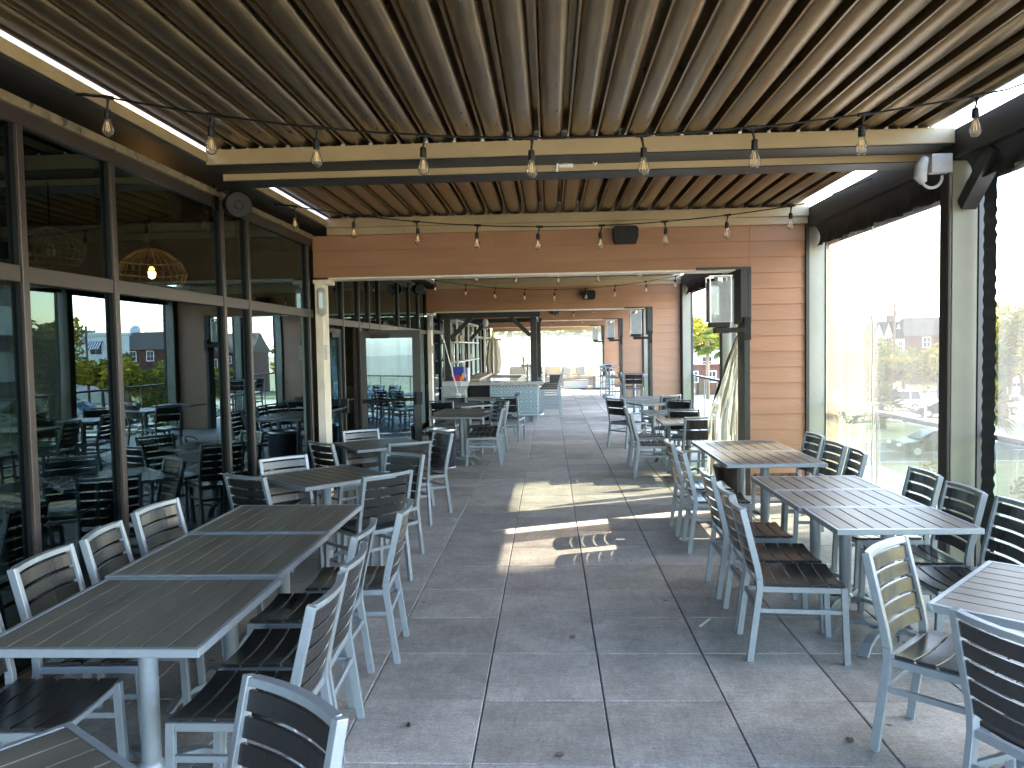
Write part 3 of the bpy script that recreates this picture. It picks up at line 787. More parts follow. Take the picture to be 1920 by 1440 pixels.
# far end curtain and end frame
b = MB(); b.grid(lambda u, v: (-2.75+5.72*u, 38.6+.03*math.sin(u*40), .02+2.5*v), 60, 6); tag(b.build('end_curtain', M['farvinyl']), 'bright vinyl curtain closing the far end behind the sofas', 'vinyl curtain')
b = MB(); b.box(-2.79,2.99,38.5,38.75,2.53,3.33); tag(b.build('end_beam', M['tan'], None, .004), 'tan beam over the bright vinyl at the far end', 'beam')

# lanterns
def lantern(y, label, group='glass box lanterns on the siding wall jambs'):
    t = thing('wall_lantern', label, 'lantern', (2.1,y-.14,1.9), 0, group)
    yy = y-.15
    b = MB(); b.box(2.25,2.33,yy+.04,yy+.128,1.83,2.09); b.build('wall_plate', M['black'], t, .004)
    b = MB(); b.box(1.92,2.25,yy-.02,yy+.035,1.915,1.972); b.box(1.90,2.06,yy-.08,yy+.08,1.91,1.975); b.build('arm', M['black'], t, .004)
    b = MB(); b.box(1.845,2.06,yy-.10,yy+.11,1.978,2.035); b.build('base', M['black'], t, .004)
    b = MB()
    x0, x1, ya, yb = 1.835, 2.07, yy-.11, yy+.12; z0, z1 = 2.04, 2.50
    for xx in (x0, x1):
        b.box(xx-.004, xx+.004, ya, yb, z0, z1)
    b.box(x0+.0045, x1-.0045, ya-.004, ya+.004, z0, z1); b.box(x0+.0045, x1-.0045, yb-.004, yb+.004, z0, z1); b.build('glass_box', M['lampglass'], t)
    b = MB()
    for xx in (x0, x1):
        for q in (ya, yb): b.box(xx-.007, xx+.007, q-.007, q+.007, z0-.004, z1+.05)
    b.box(x0+.01,x1-.01,yy-.085,yy+.095,2.036,2.05); b.lathe([(.03,0),(.03,.05),(.02,.06)], 12, ((x0+x1)/2, yy, 2.05)); b.build('frame', M['steel'], t)
    b = MB(); b.box(x0-.015,x1+.015,ya-.015,yb+.015,2.55,2.565); b.lathe([(.05,0),(.05,-.10)], 14, ((x0+x1)/2, yy, 2.549)); b.build('lid', M['steel'], t, .003)
    return t
lantern(9.27,'large clear glass lantern on the jamb of the first siding wall')
lantern(17.92,'glass lantern on the jamb of the second siding wall')
lantern(25.1,'glass lantern on the jamb of the third siding wall')
lantern(33.4,'small far glass lantern on the jamb of the farthest siding wall')

# speakers
def box_speaker(x, y, z, label):
    t = thing('speaker', label, 'speaker', (x,y,z), 0, 'black loudspeakers on the siding beams')
    b = MB(); pr = [(-.145,-.02),(-.145,.07),(-.12,.10),(.12,.10),(.145,.07),(.145,-.02),(.12,-.10),(-.12,-.10)]
    b.prism([(x+p[0], z+p[1]) for p in pr], 'y', y-.16, y-.03); b.build('cabinet', M['black'], t, .008, 2)
    b = MB(); b.box(x-.115,x+.115,y-.166,y-.161,z-.085,z+.05); b.build('grille', M['rubber'], t)
    b = MB(); b.box(x-.03,x+.03,y-.03,y+.0,z-.03,z+.05); b.build('bracket', M['black'], t)
box_speaker(.9,9.25,3.06,'black wedge loudspeaker on the first siding beam')
box_speaker(.92,17.9,2.93,'black wedge loudspeaker on the second siding beam')
def round_speaker(x, y, z, label, s=1.0):
    t = thing('speaker', label, 'speaker', (x,y,z), 0, 'round black loudspeakers on the glass wall')
    Mx = Matrix.Translation((x,y,z)) @ Matrix.Rotation(R(35),4,'Z') @ Matrix.Rotation(R(98),4,'X')
    b = MB(); b.lathe([(.03,-.12),(.085,-.11),(.10,-.05),(.108,.06),(.112,.10),(.100,.112)], 24, (0,0,0), Mx); b.build('housing', M['black'], t)
    b = MB(); b.lathe([(.0001,.095),(.03,.10),(.034,.118),(.045,.10),(.095,.113)], 24, (0,0,0), Mx); b.build('cone', M['rubber'], t)
    b = MB(); b.box(XW+.001,XW+.02,y-.04,y+.04,z-.04,z+.17); b.bar((XW+.02,y,z+.12),(x-.02,y,z+.13),.03,.012); b.bar((x-.03,y,z+.13),(x-.03,y,z+.05),.03,.012); b.build('bracket', M['black'], t)
round_speaker(-2.62,6.55,3.035,'round black loudspeaker on a bracket at the top of the glass wall')
round_speaker(-2.60,15.6,2.98,'smaller looking round loudspeaker above the open door')
round_speaker(.12,19.2,2.66,'round dark loudspeaker under the bar canopy beside the post')
# fixtures on beam and post
t = thing('camera_bracket', 'small white fixture with a dangling sleeve on the near cross beam', 'fixture', (.15,6.25,3.24))
b = MB(); b.box(.10,.21,6.235,6.259,3.20,3.27); b.build('plate', M['white'], t, .003)
b = MB(); b.box(.12,.17,6.22,6.234,3.215,3.265); b.build('housing', M['grey'], t, .004)
b = MB(); b.tube([(.095,6.225,3.245),(.085,6.222,3.21),(.082,6.222,3.165)], [.008,.010,.011], 8); b.build('sleeve', M['white'], t)
b = MB(); b.tube([(.385,6.225,3.26),(.395,6.222,3.225),(.38,6.22,3.205),(.368,6.222,3.225)], .007, 8); b.box(.36,.42,6.245,6.2595,3.258,3.268); tag(b.build('hook', M['white']), 'small white hook on the near cross beam', 'hook')
t = thing('junction_box', 'grey electrical box with a looped cable above the near window', 'electrical box', (2.94,6.1,3.1))
b = MB(); b.box(2.83,2.98,5.96,6.03,3.02,3.16); b.build('case', M['grey'], t, .006, 2)
b = MB(); b.tube([(2.80,6.0,3.14),(2.77,6.0,3.08),(2.765,6.0,3.0),(2.79,6.0,2.955)], [.03,.045,.045,.025], 12); b.build('floodlight', M['grey'], t)
b = MB(); b.tube([(2.87-.075*math.cos(i*.33)-.03,5.985,2.99-.075*math.sin(i*.33)) for i in range(11)], .011, 8); b.build('cable', M['grey'], t)
b = MB(); b.tube([(2.965,5.975,3.02),(2.965,5.975,1.6),(2.965,5.975,.02)], .014, 8); b.build('conduit', M['darkbronze'], t)
# planter
t = thing('planter', 'black tapered pot at the foot of the first siding wall jamb', 'planter', (2.03,9.0,0))
b = MB(); b.lathe([(.09,0),(.105,.02),(.17,.37),(.18,.40),(.165,.40),(.15,.34),(.0001,.33)], 22, (2.03,9.0,0)); b.build('pot', M['black'], t)
b = MB(); b.lathe([(.16,0),(.16,.02),(.12,.022)], 22, (2.03,9.0,-.0)); b.build('saucer', M['black'], t)
b = MB(); b.lathe([(.0001,.35),(.149,.345)], 22, (2.03,9.0,0)); b.build('soil', M['bark'], t)
b = MB(); b.bar((.93,4.95,.004),(1.02,5.09,.004),.014,.004); tag(b.build('straw_wrapper', M['white']), 'white straw wrapper on the paving by the right chairs', 'wrapper')

lf = [(.115,4.75,.4,'dark dry leaf on the aisle paving, farthest along'),(-.96,3.32,1.2,'dark dry leaf on the paving beside the corner chair legs'),(-.70,3.62,2.2,'small dark leaf on the paving nearest the left chairs'),(.02,3.36,.2,'dark crumpled leaf in the middle of the nearest paving row'),(1.32,3.50,2.8,'tiny dark leaf on the paving between the right corner chairs')]
for x, y, a, lb in lf:
    b = MB(); Mx = Matrix.Translation((x,y,.004)) @ Matrix.Rotation(a,4,'Z')
    b.grid(lambda u, v: ((u-.5)*.036*(1 if .2<v<.8 else .6), (v-.5)*.018, .006*abs(u-.5)+.012*(v-.5)**2*4), 5, 4, Mx)
    b.grid(lambda u, v: ((u-.5)*.033*(1 if .2<v<.8 else .6), (v-.5)*.016, -.002+.006*abs(u-.5)), 5, 4, Mx)
    tag(b.build('dry_leaf', M['bark']), lb, 'leaf', 'dry leaves on the paving')
# ------------------------------------------------------------------ left: storefront
def storefront(y0, y1, mulls, trans, label, zt=3.16, zb=.12, skip=(), group='glass storefront walls on the left'):
    t = thing('glass_storefront', label, 'window wall', (XW,(y0+y1)/2,0), 0, group)
    xa, xb = XW-.11, XW
    b = MB()
    b.box(xa, xb, y0, y1, 3.03, 3.112); b.box(xa, xb+.0, y0, y1, 0, zb) if not skip else None
    b.build('head_frame', M['frame'], t, .003)
    b = MB(); b.box(XW-.10, XW+.028, y0, y1, 3.1125, 3.165); b.build('flashing', M['flash'], t, .003)
    for y in mulls:
        b = MB(); b.box(xa, xb+.004, y-.026, y+.026, zb if not skip else 0, 3.028); b.build('mullion', M['frame'], t, .003)
        b = MB(); b.box(XW-.05, XW-.014, y-.037, y-.0265, zb if not skip else 0, 3.028); b.build('gasket', M['rubber'], t)
    edges = [y0] + list(mulls) + [y1]
    for a, c in zip(edges[:-1], edges[1:]):
        if c-a < .12: continue
        b = MB(); b.box(xa+.003, xb, a+.027 if a != y0 else a, c-.038 if c != y1 else c, trans-.045, trans+.045); b.build('transom', M['frame'], t, .003)
        for z0, z1 in ((trans+.045, 3.03), (zb, trans-.045)):
            if z0 == zb and any(s[0]-.01 <= a and c <= s[1]+.01 for s in skip): continue
            g = MB(); g.box(XW-.062, XW-.056, a+.02, c-.02, z0, z1)
            g.v = [p for p in g.v]
            # a pane is one sheet
            g2 = MB(); g2.add([(XW-.034,a+.02,z0),(XW-.034,c-.02,z0),(XW-.034,c-.02,z1),(XW-.034,a+.02,z1)], [(0,1,2,3)]); g2.build('glass_pane', M['glass'], t, 0, 1)
    return t
storefront(-3.3, 9.24, [-2.0,-.3,.6,2.35,4.10,4.99,6.70,7.27,9.10], 2.235, 'tall tinted glass storefront with brown frames beside the long table')
DOORWALL = storefront(9.59, 17.9, [9.70,10.62,11.53,12.2,12.94,14.6,15.77,16.88], 2.165, 'tinted glass storefront with the doorway past the first siding wall', skip=((10.6,11.54),(9.69,10.63)))
storefront(18.25, 25.08, [19.0,20.2,21.4,22.6,23.8], 2.2, 'dim glass storefront behind the bar shelves')
storefront(25.42, 38.6, [26.6,28.4,30.2,32.0,33.6,35.4,37.2], 2.2, 'far glass storefront beyond the bar')
# low sill below transom in bay B where doors are absent
def door(host, label, hinge, ang, w):
    h = 2.08
    b = MB(); b.box(0,.115,-.022,.022,.01,h); b.box(w-.115,w,-.022,.022,.01,h); b.box(.115,w-.115,-.022,.022,h-.115,h); b.box(.115,w-.115,-.022,.022,.01,.24)
    t = b.build('glass_door', M['darkbronze'], host, .003, 1, False); t['label'] = label
    t.location = Vector((hinge[0],hinge[1],0)) - ORG[host.name]; t.rotation_euler = (0,0,R(ang))
    g = MB(); g.add([(.11,0,.23),(w-.11,0,.23),(w-.11,0,h-.11),(.11,0,h-.11)], [(0,1,2,3)]); g.build('glass_pane', M['doorglass'], t, 0, 1, False)
    p = MB(); p.tube([(.03,-.075,1.02),(w-.02,-.075,1.02)], .021, 10); p.box(.02,.07,-.075,-.023,.985,1.055); p.box(w-.10,w-.005,-.10,-.023,.94,1.13); p.build('push_bar', M['black'], t, 0, 1, False)
    c = MB(); c.box(.20,.46,-.075,-.023,h-.12,h-.06); c.bar((.44,-.05,h-.05),(.10,-.05,h-.03),.022,.014); c.build('closer', M['black'], t, 0, 1, False)
door(DOORWALL, 'open glass door with a black push bar standing out from the doorway', (XW-.05,11.60), 25, .95)
door(DOORWALL, 'closed glass door next to the dark doorway', (XW-.05,9.74), 90, .86)
# fire strobe and notice on cream pillar
for Y, nm in ((9.29,'first'),(17.94,'second')):
    t = thing('fire_strobe', 'grey strobe alarm high on the %s cream pillar' % nm, 'alarm', (-2.69,Y+.03,2.38), 0, 'strobe alarms on the cream pillars')
    b = MB(); b.prism([(-2.745,2.24),(-2.70,2.20),(-2.655,2.24),(-2.655,2.52),(-2.67,2.54),(-2.73,2.54),(-2.745,2.52)], 'y', Y-.05, Y+.0195); b.build('housing', M['grey'], t, .006)
    b = MB(); b.box(-2.725,-2.675,Y-.058,Y-.0505,2.30,2.48); b.build('lens', M['steel'], t)
    b = MB(); b.box(-2.69,-2.662,Y-.004,Y+.0195,1.70,1.86) if False else b.box(-2.755,-2.66,Y+.010,Y+.0195,1.68,1.86); tag(b.build('notice', M['paper']), 'small white paper notice on the %s cream pillar' % nm, 'notice', 'paper notices on the cream pillars')

# bin
BIN = (-1.62,11.62)
t = thing('rubbish_bin', 'round navy bin with a steel rim and foot behind a shiny chair', 'bin', (*BIN,0))
bx_, by_ = BIN
ORG[t.name] = Vector(t.location)
b = MB(); b.lathe([(.185,.03),(.20,.10),(.205,.56),(.19,.565),(.17,.40),(.0001,.39)], 24, (bx_,by_,0)); b.build('body', M['navy'], t)
b = MB(); b.lathe([(.207,.555),(.222,.57),(.215,.595),(.195,.59),(.188,.565)], 24, (bx_,by_,0)); b.build('rim', M['steel'], t)
b = MB(); b.lathe([(.19,0),(.205,.012),(.192,.03)], 24, (bx_,by_,0)); b.build('foot', M['steel'], t)

# ------------------------------------------------------------------ bar
t = thing('bar_counter', 'bar with patterned blue grey tile front and grey counter top', 'bar', (-1.2,19,0))
b = MB(); b.box(-1.44,-.30,18.78,18.86,.0,.885); b.box(-.38,-.30,18.861,23.4,.0,.885); b.build('tiled_front', M['bartile'], t, .003)
b = MB(); b.box(-2.5,-.14,18.66,19.25,.886,.965); b.box(-.80,-.14,19.251,23.5,.886,.965); b.box(-1.8,-.801,22.9,23.5,.886,.965); b.build('counter_top', M['counter'], t, .006, 2)
b = MB(); b.box(-1.95,-1.445,18.95,18.99,.02,.884); b.build('dark_recess', M['black'], t)
b = MB(); b.tube([(-1.1,18.60,.17),(-.24,18.60,.17),(-.19,18.62,.17),(-.17,18.7,.17),(-.17,19.4,.17)], .025, 10); b.build('foot_rail', M['steel'], t)
b = MB(); b.box(-.42,-.3,18.72,18.779,0,.18); b.build('plinth', M['counter'], t)
t = thing('bar_cabinet', 'stainless steel sink cabinet at the left end of the bar', 'cabinet', (-2.2,18.7,0))
b = MB(); b.box(-2.55,-1.96,18.3,18.655,.10,.84); b.build('body', M['steel'], t, .006); b = MB(); b.box(-2.57,-1.94,18.28,18.655,.841,.875); b.box(-2.57,-1.94,18.60,18.655,.8755,1.0); b.build('top', M['steel'], t, .004)
b = MB(); b.tube([(-2.1,18.5,.876),(-2.1,18.5,1.05),(-2.1,18.44,1.10),(-2.1,18.36,1.08)], .012, 8); b.build('tap', M['steel'], t)
t = thing('back_counter', 'light wood back counter slanting along the left of the bar', 'counter', (-1.9,21,0))
b = MB(); b.box(-2.15,-1.72,19.26,23.5,.97,1.03); b.build('top', M['wood'], t, .004); b = MB(); b.box(-2.1,-1.78,19.3,23.45,.02,.969); b.build('base', M['darkbronze'], t)
t = thing('bar_canopy', 'dark timber canopy frame with knee braces over the bar', 'canopy', (-1.4,20,0))
b = MB()
b.box(-.44,-.29,18.72,18.87,.966,2.50); b.build('post', M['darkbronze'], t, .004)
b = MB(); b.box(-2.51,-2.36,18.72,18.87,.966,2.50); b.build('post', M['darkbronze'], t, .004)
b = MB(); b.box(-.38,-.23,22.8,22.95,.966,2.50); b.build('post', M['darkbronze'], t, .004)
b = MB(); b.box(-2.45,-2.30,22.8,22.95,1.031,2.50); b.build('post', M['darkbronze'], t, .004)
b = MB(); b.box(-2.6,-.2,18.70,18.89,2.501,2.62); b.box(-.44,-.29,18.891,22.75,2.501,2.62); b.box(-2.51,-2.36,18.891,22.75,2.501,2.62); b.box(-2.6,-.2,22.751,22.95,2.501,2.62); b.build('top_beam', M['darkbronze'], t, .004)
for p, q in (((-.44,18.79,2.06),(-.92,18.79,2.52)),((-2.36,18.79,2.02),(-1.84,18.79,2.52)),((-2.30,22.87,2.02),(-1.85,22.87,2.5)),((-.37,18.87,2.05),(-.37,19.35,2.52))):
    b = MB(); b.bar(p, q, .09, .10); b.build('knee_brace', M['darkbronze'], t, .003)
t = thing('shelf_unit', 'pale metal shelf unit behind the bar holding glasses', 'shelves', (-2.5,22,0))
for y in (19.4,20.8,22.2,23.6,25.0):
    for xu in (-2.30,-2.62):
        b = MB(); b.box(xu,xu+.04,y,y+.04,1.031,2.5); b.build('upright', M['white'], t, .003)
for z in (1.42,1.92,2.46):
    b = MB(); b.box(-2.64,-2.24,19.35,25.1,z,z+.03); b.build('shelf', M['white'], t, .003)
rr = random.Random(5)
for k in range(14):
    y = 19.7 + k*.36; z = 1.95 if k % 2 else 1.45
    b = MB(); h = rr.uniform(.14,.30)
    b.lathe([(.035,0),(.036,h*.6),(.014,h*.78),(.014,h)], 10, (-2.42,y,z+.001))
    tag(b.build('bottle', M['darkbronze'] if k % 3 else M['cushion']), 'bottle on the pale shelves behind the bar', 'bottle', 'bottles on the bar shelves')
t = thing('storage_crate', 'small brown wooden crate on the middle shelf behind the bar', 'crate', (-2.42,20.3,1.95))
b = MB(); b.box(-2.55,-2.27,20.1,20.5,1.951,2.12); b.build('body', M['rattan'], t, .01)
# drinks box
t = thing('drinks_display', 'blue, red and yellow drinks display box on the bar end', 'display box', (-2.2,18.9,.966))
b = MB(); b.box(-2.31,-2.06,18.80,19.1,1.06,1.33); b.build('upper_panel', M['bluebox'], t, .01)
b = MB(); b.prism([(-2.33,.968),(-2.06,.968),(-2.06,1.0),(-2.12,1.10),(-2.2,1.14),(-2.28,1.12),(-2.33,1.03)], 'y', 18.76, 18.797); b.build('red_panel', M['redbox'], t)
b = MB(); b.prism([(-2.12,1.102),(-2.062,1.002),(-2.062,1.20),(-2.10,1.17)], 'y', 18.765, 18.797); b.build('yellow_panel', M['yellowbox'], t)
b = MB(); b.box(-2.30,-2.06,18.80,19.1,.968,1.059); b.build('base', M['black'], t)
b = MB(); b.lathe([(.045,.966),(.045,1.30),(.04,1.31)], 14, (-1.98,18.95,0)); tag(b.build('cup_stack', M['white']), 'stack of white paper cups beside the drinks box', 'cups')
# umbrella bundle + broom
t = thing('folded_umbrella', 'folded cream parasol leaning behind the bar', 'umbrella', (-1.75,24.6,0))
b = MB(); prof = [(.05,.9),(.17,1.0),(.21,1.3),(.18,1.7),(.12,2.0),(.05,2.1)]
vs = []; fs = []; n = 20
for r, z in prof:
    for j in range(n):
        a = 2*math.pi*j/n; q = r*(1+.22*(1 if j % 2 else -1)); vs.append((-1.75+q*math.cos(a), 24.6+q*math.sin(a), z))
for i in range(len(prof)-1):
    for j in range(n): fs.append((i*n+j,i*n+(j+1)%n,(i+1)*n+(j+1)%n,(i+1)*n+j))
b.add(vs, fs); b.build('canopy', M['cushion'], t)
b = MB(); b.tube([(-1.75,24.6,0),(-1.75,24.6,2.2)], .025, 8); b.box(-2.0,-1.5,24.55,24.65,2.0,2.06); b.build('pole', M['wood'], t)
t = thing('broom', 'white handled broom leaning at the left end of the bar', 'broom', (-2.35,18.2,0))
b = MB(); b.tube([(-2.12,18.05,.72),(-2.45,18.15,2.02)], .012, 8); b.build('handle', M['white'], t)
b = MB(); b.box(-2.17,-2.07,18.0,18.1,.62,.74); b.build('head', M['white'], t, .01)
t = thing('beer_tap', 'steel beer tap tower standing on the bar beside the post', 'beer tap', (-.55,20.2,.966))
b = MB(); b.lathe([(.06,.966),(.06,.985),(.035,1.0),(.035,1.32),(.04,1.34)], 14, (-.55,20.2,0)); b.tube([(-.72,20.2,1.30),(-.38,20.2,1.30)], .03, 10); b.build('tower', M['steel'], t)
for x in (-.66,-.44):
    b = MB(); b.tube([(x,20.14,1.3),(x,20.08,1.26),(x,20.07,1.2)], .012, 8); b.lathe([(.012,1.3),(.02,1.38),(.024,1.5),(.012,1.54)], 10, (x,20.13,0)); b.build('handle', M['wood'], t)
t = thing('globe_lamp', 'white globe lamp hanging under the bar canopy', 'lamp', (-1.58,19.6,2.4))
b = MB(); b.lathe([(.0001,-.10),(.05,-.085),(.075,-.03),(.075,.03),(.05,.09),(.02,.11)], 16, (-1.58,19.6,2.40)); b.build('globe', M['white'], t); b = MB(); b.tube([(-1.58,19.6,2.5),(-1.58,19.6,2.62)], .01, 6); b.build('stem', M['black'], t)

# lounge
def sofa(x, y, w, d, rz, label):
    t = thing('lounge_sofa', label, 'sofa', (x,y,0), R(rz), 'pale lounge sofas at the far end')
    b = MB(); b.box(-w/2,w/2,-d/2,d/2,.06,.36); b.box(-w/2,w/2,d/2-.12,d/2,.361,.70); b.build('base', M['wicker'], t, .02, 2, False)
    n = max(1, round(w/.8))
    for k in range(n):
        x0 = -w/2+k*w/n
        b = MB(); b.box(x0+.01,x0+w/n-.01,-d/2+.01,d/2-.13,.365,.50); b.build('seat_cushion', M['cushion'], t, .03, 3, False)
        b = MB(); b.box(x0+.02,x0+w/n-.02,d/2-.30,d/2-.13,.505,.90); b.build('back_cushion', M['cushion'], t, .05, 3, False)
    return t
sofa(.9,34.2,2.2,.85,0,'long cream cushioned sofa facing the camera before the bright end curtain')
sofa(-1.0,34.4,1.5,.85,0,'cream cushioned sofa half hidden behind the bar stools')
sofa(2.25,32.7,1.6,.8,-90,'pale wicker sofa side-on against the right wall at the far end')
t = thing('coffee_table', 'low pale wicker coffee table before the cream sofas', 'coffee table', (1.1,32.6,0))
b = MB(); b.box(.55,1.55,32.3,32.9,.05,.36); b.build('base', M['wicker'], t, .02, 2); b = MB(); b.box(.53,1.57,32.28,32.92,.361,.39); b.build('top', M['wood'], t, .006)
t = thing('side_table', 'small grey side table left of the wicker coffee table', 'side table', (.2,32.8,0))
b = MB(); b.box(-.05,.5,32.5,33.0,.60,.64); b.build('top', M['grey'], t, .006); b = MB(); b.box(0,.45,32.55,32.95,.02,.599); b.build('base', M['darkbronze'], t, .006)
for k, (x, y, a, lb) in enumerate(((.75,33.98,15,'tilted cream scatter cushion on the long sofa, left one'),(1.35,33.95,-10,'upright patterned scatter cushion on the long sofa, right one'))):
    b = MB(); Mx = Matrix.Translation((x,y-.12,.70)) @ Matrix.Rotation(R(a),4,'Y') @ Matrix.Rotation(R(-15),4,'X')
    b.box(-.21,.21,-.06,.06,-.2,.2,Mx); tag(b.build('scatter_cushion', M['cushion'], None, .05, 3), lb, 'cushion', 'scatter cushions on the long sofa')

# ------------------------------------------------------------------ interior behind the glass
b = MB(); b.box(-11,-2.96,-3.5,39,-.2,-.02); struct(b.build('interior_floor', M['intfloor']))
b = MB(); b.box(-11.2,-2.93,-3.6,39,3.40,3.6); struct(b.build('interior_ceiling', M['intwall']))
b = MB(); b.box(-11.2,-11,-3.6,39,-.2,3.39); tag(b.build('interior_wall', M['intwall']), 'dim brown back wall of the dining room behind the glass', 'wall')
b = MB(); b.box(-11,-2.93,39.0,39.2,-.2,3.39); tag(b.build('interior_wall', M['intwall']), 'dim brown end wall of the dining room far behind the bar', 'wall')
b = MB(); b.box(-11,-2.93,-3.6,-3.45,-.2,3.39); tag(b.build('interior_wall', M['intwall']), 'dim end wall of the dining room behind the camera', 'wall')
b = MB(); b.box(-11,-5,17.95,18.1,-.0,3.38); tag(b.build('interior_wall', M['intwall']), 'dark partition inside past the glass doors', 'wall')
def pendant(x, y, z, s, label, lit):
    t = thing('rattan_pendant', label, 'pendant lamp', (x,y,z), 0, 'rattan pendant lamps inside the glass')
    b = MB()
    for k in range(26):
        a = 2*math.pi*k/26; ca, sa = math.cos(a), math.sin(a)
        pts = [(x+r*s*ca, y+r*s*sa, z+h*s) for r, h in ((.06,.42),(.25,.36),(.46,.20),(.55,0),(.5,-.16),(.40,-.26))]
        b.tube(pts, .006, 4)
    for r, h in ((.46,.2),(.55,0),(.5,-.16),(.40,-.26)):
        b.tube([(x+r*s*math.cos(i*.3142), y+r*s*math.sin(i*.3142), z+h*s) for i in range(21)], .008, 4)
    b.build('shade', M['rattan'], t)
    b = MB(); b.tube([(x,y,z+.42*s),(x,y,3.39)], .008, 6); b.build('cord', M['rubber'], t)
    b = MB(); b.lathe([(.0001,-.06),(.035,-.04),(.045,0),(.03,.05),(.015,.08)], 12, (x,y,z)); b.build('bulb', M['lamp'] if lit else M['cushion'], t)
pendant(-4.6,7.1,2.76,.52,'woven rattan pendant inside the first large pane, unlit',False)
pendant(-4.6,8.95,2.72,.70,'woven rattan pendant with a glowing bulb behind the second large pane',True)
chair_in = [(-4.3,5.2,0,1),(-4.4,7.0,.2,-1),(-4.9,9.2,1,0),(-5.6,6.2,1,.2)]
for k, (x, y, fx, fy) in enumerate(chair_in):
    chair('five', x, y, fx, fy, ['dim chair behind the glass beside the first large pane','dim chair behind the glass facing away from the doors','dim chair behind the glass near the cream pillar','dim chair deep behind the glass in the dining room'][k], 'dim chairs in the dining room behind the glass')
table(-4.4,6.0,20,.84,.84,'dim slatted table behind the glass beside the first large pane','dim tables in the dining room behind the glass')
table(-4.3,8.2,-15,.84,.84,'dim slatted table behind the glass near the cream pillar','dim tables in the dining room behind the glass')

# ------------------------------------------------------------------ exterior
GZ = -4.5
def sheet(name, x0, x1, y0, y1, z, mat):
    b = MB(); b.add([(x0,y0,z),(x1,y0,z),(x1,y1,z),(x0,y1,z)], [(0,1,2,3)]); return struct(b.build(name, mat))
sheet('ground', -500, 700, -500, 900, GZ, M['grass'])
sheet('road', 6, 400, 40.5, 49.5, GZ+.006, M['asphalt'])
sheet('parking_lot', 10, 300, 61, 99, GZ+.006, M['parking'])
sheet('path', 4.0, 16.5, -80, 40.1, GZ+.006, M['parking'])
b = MB()
for y in (41.0, 48.9): b.add([(6,y,GZ+.012),(400,y,GZ+.012),(400,y+.14,GZ+.012),(6,y+.14,GZ+.012)], [(0,1,2,3)])
for k in range(30):
    x = 8+k*9
    b.add([(x,44.95,GZ+.012),(x+4,44.95,GZ+.012),(x+4,45.09,GZ+.012),(x,45.09,GZ+.012)], [(0,1,2,3)])
for k in range(26):
    x = 14+k*2.8
    b.add([(x,70.5,GZ+.012),(x+.12,70.5,GZ+.012),(x+.12,76,GZ+.012),(x,76,GZ+.012)], [(0,1,2,3)])
struct(b.build('road_markings', M['linepaint']))
for y, nm in ((40.2,'near'),(49.52,'far'),(60.8,'lot')):
    b = MB(); b.box(6,300,y,y+.18,GZ,GZ+.13); struct(b.build('kerb', M['parking']))
b = MB(); b.box(-12,3.38,-3.7,39.3,GZ,-.455); tag(b.build('lower_storey', M['creamwall']), 'lower storey carrying the raised deck', 'building')

def leaf_quads(mb, c, rad, n, size, rr, squash=.9):
    for _ in range(n):
        while True:
            d = Vector((rr.uniform(-1,1), rr.uniform(-1,1), rr.uniform(-1,1)))
            if .2 < d.length < 1: break
        d = d.normalized()*(d.length**.45)
        p = Vector(c) + Vector((d.x*rad[0], d.y*rad[1], d.z*rad[2]))
        a = Vector((rr.uniform(-1,1), rr.uniform(-1,1), rr.uniform(-.6,.6))).normalized()
        bb = a.cross(Vector((rr.uniform(-1,1), rr.uniform(-1,1), rr.uniform(-1,1)))).normalized()
        s = size*rr.uniform(.55,1.25)
        mb.add([p-a*s, p-bb*s*.45, p+a*s, p+bb*s*.45], [(0,1,2,3)])
def tree(x, y, h, rad, label, group, mat='oakleaf', n=1500, size=.42, seed=1, clumps=13, crown_h=.62, flat=.62):
    rr = random.Random(seed)
    t = thing('tree', label, 'tree', (x,y,GZ), 0, group)
    b = MB(); zc = GZ+h*crown_h
    tops = []
    bend = rr.uniform(-.4,.4)
    b.tube([(x,y,GZ-.1),(x+bend*.3,y,GZ+h*.2),(x+bend,y+bend*.4,GZ+h*.42)], [h*.040,h*.030,h*.022], 8)
    cl = []
    for k in range(clumps):
        a = 2*math.pi*k/clumps*2.4 + rr.uniform(-.4,.4); q = rad*math.sqrt(rr.uniform(.05,1))*.78
        zz = zc + (rr.uniform(-.55,1))*h*(1-crown_h)*.72*(1-.35*(q/rad)**2)
        cl.append((x+q*math.cos(a), y+q*math.sin(a), zz))
    for c in cl[::2]:
        b.tube([(x+bend,y+bend*.4,GZ+h*.40),((x+bend+c[0])/2,(y+c[1])/2,(GZ+h*.40+c[2])/2+.2),c], [h*.017,h*.011,h*.004], 6)
    b.build('trunk', M['bark'], t)
    b = MB()
    for c in cl:
        r = rad*rr.uniform(.30,.48); leaf_quads(b, c, (r,r,r*flat), n//clumps, size, rr)
    b.build('crown', M[mat], t, 0, 1, 'leaf')
    return t
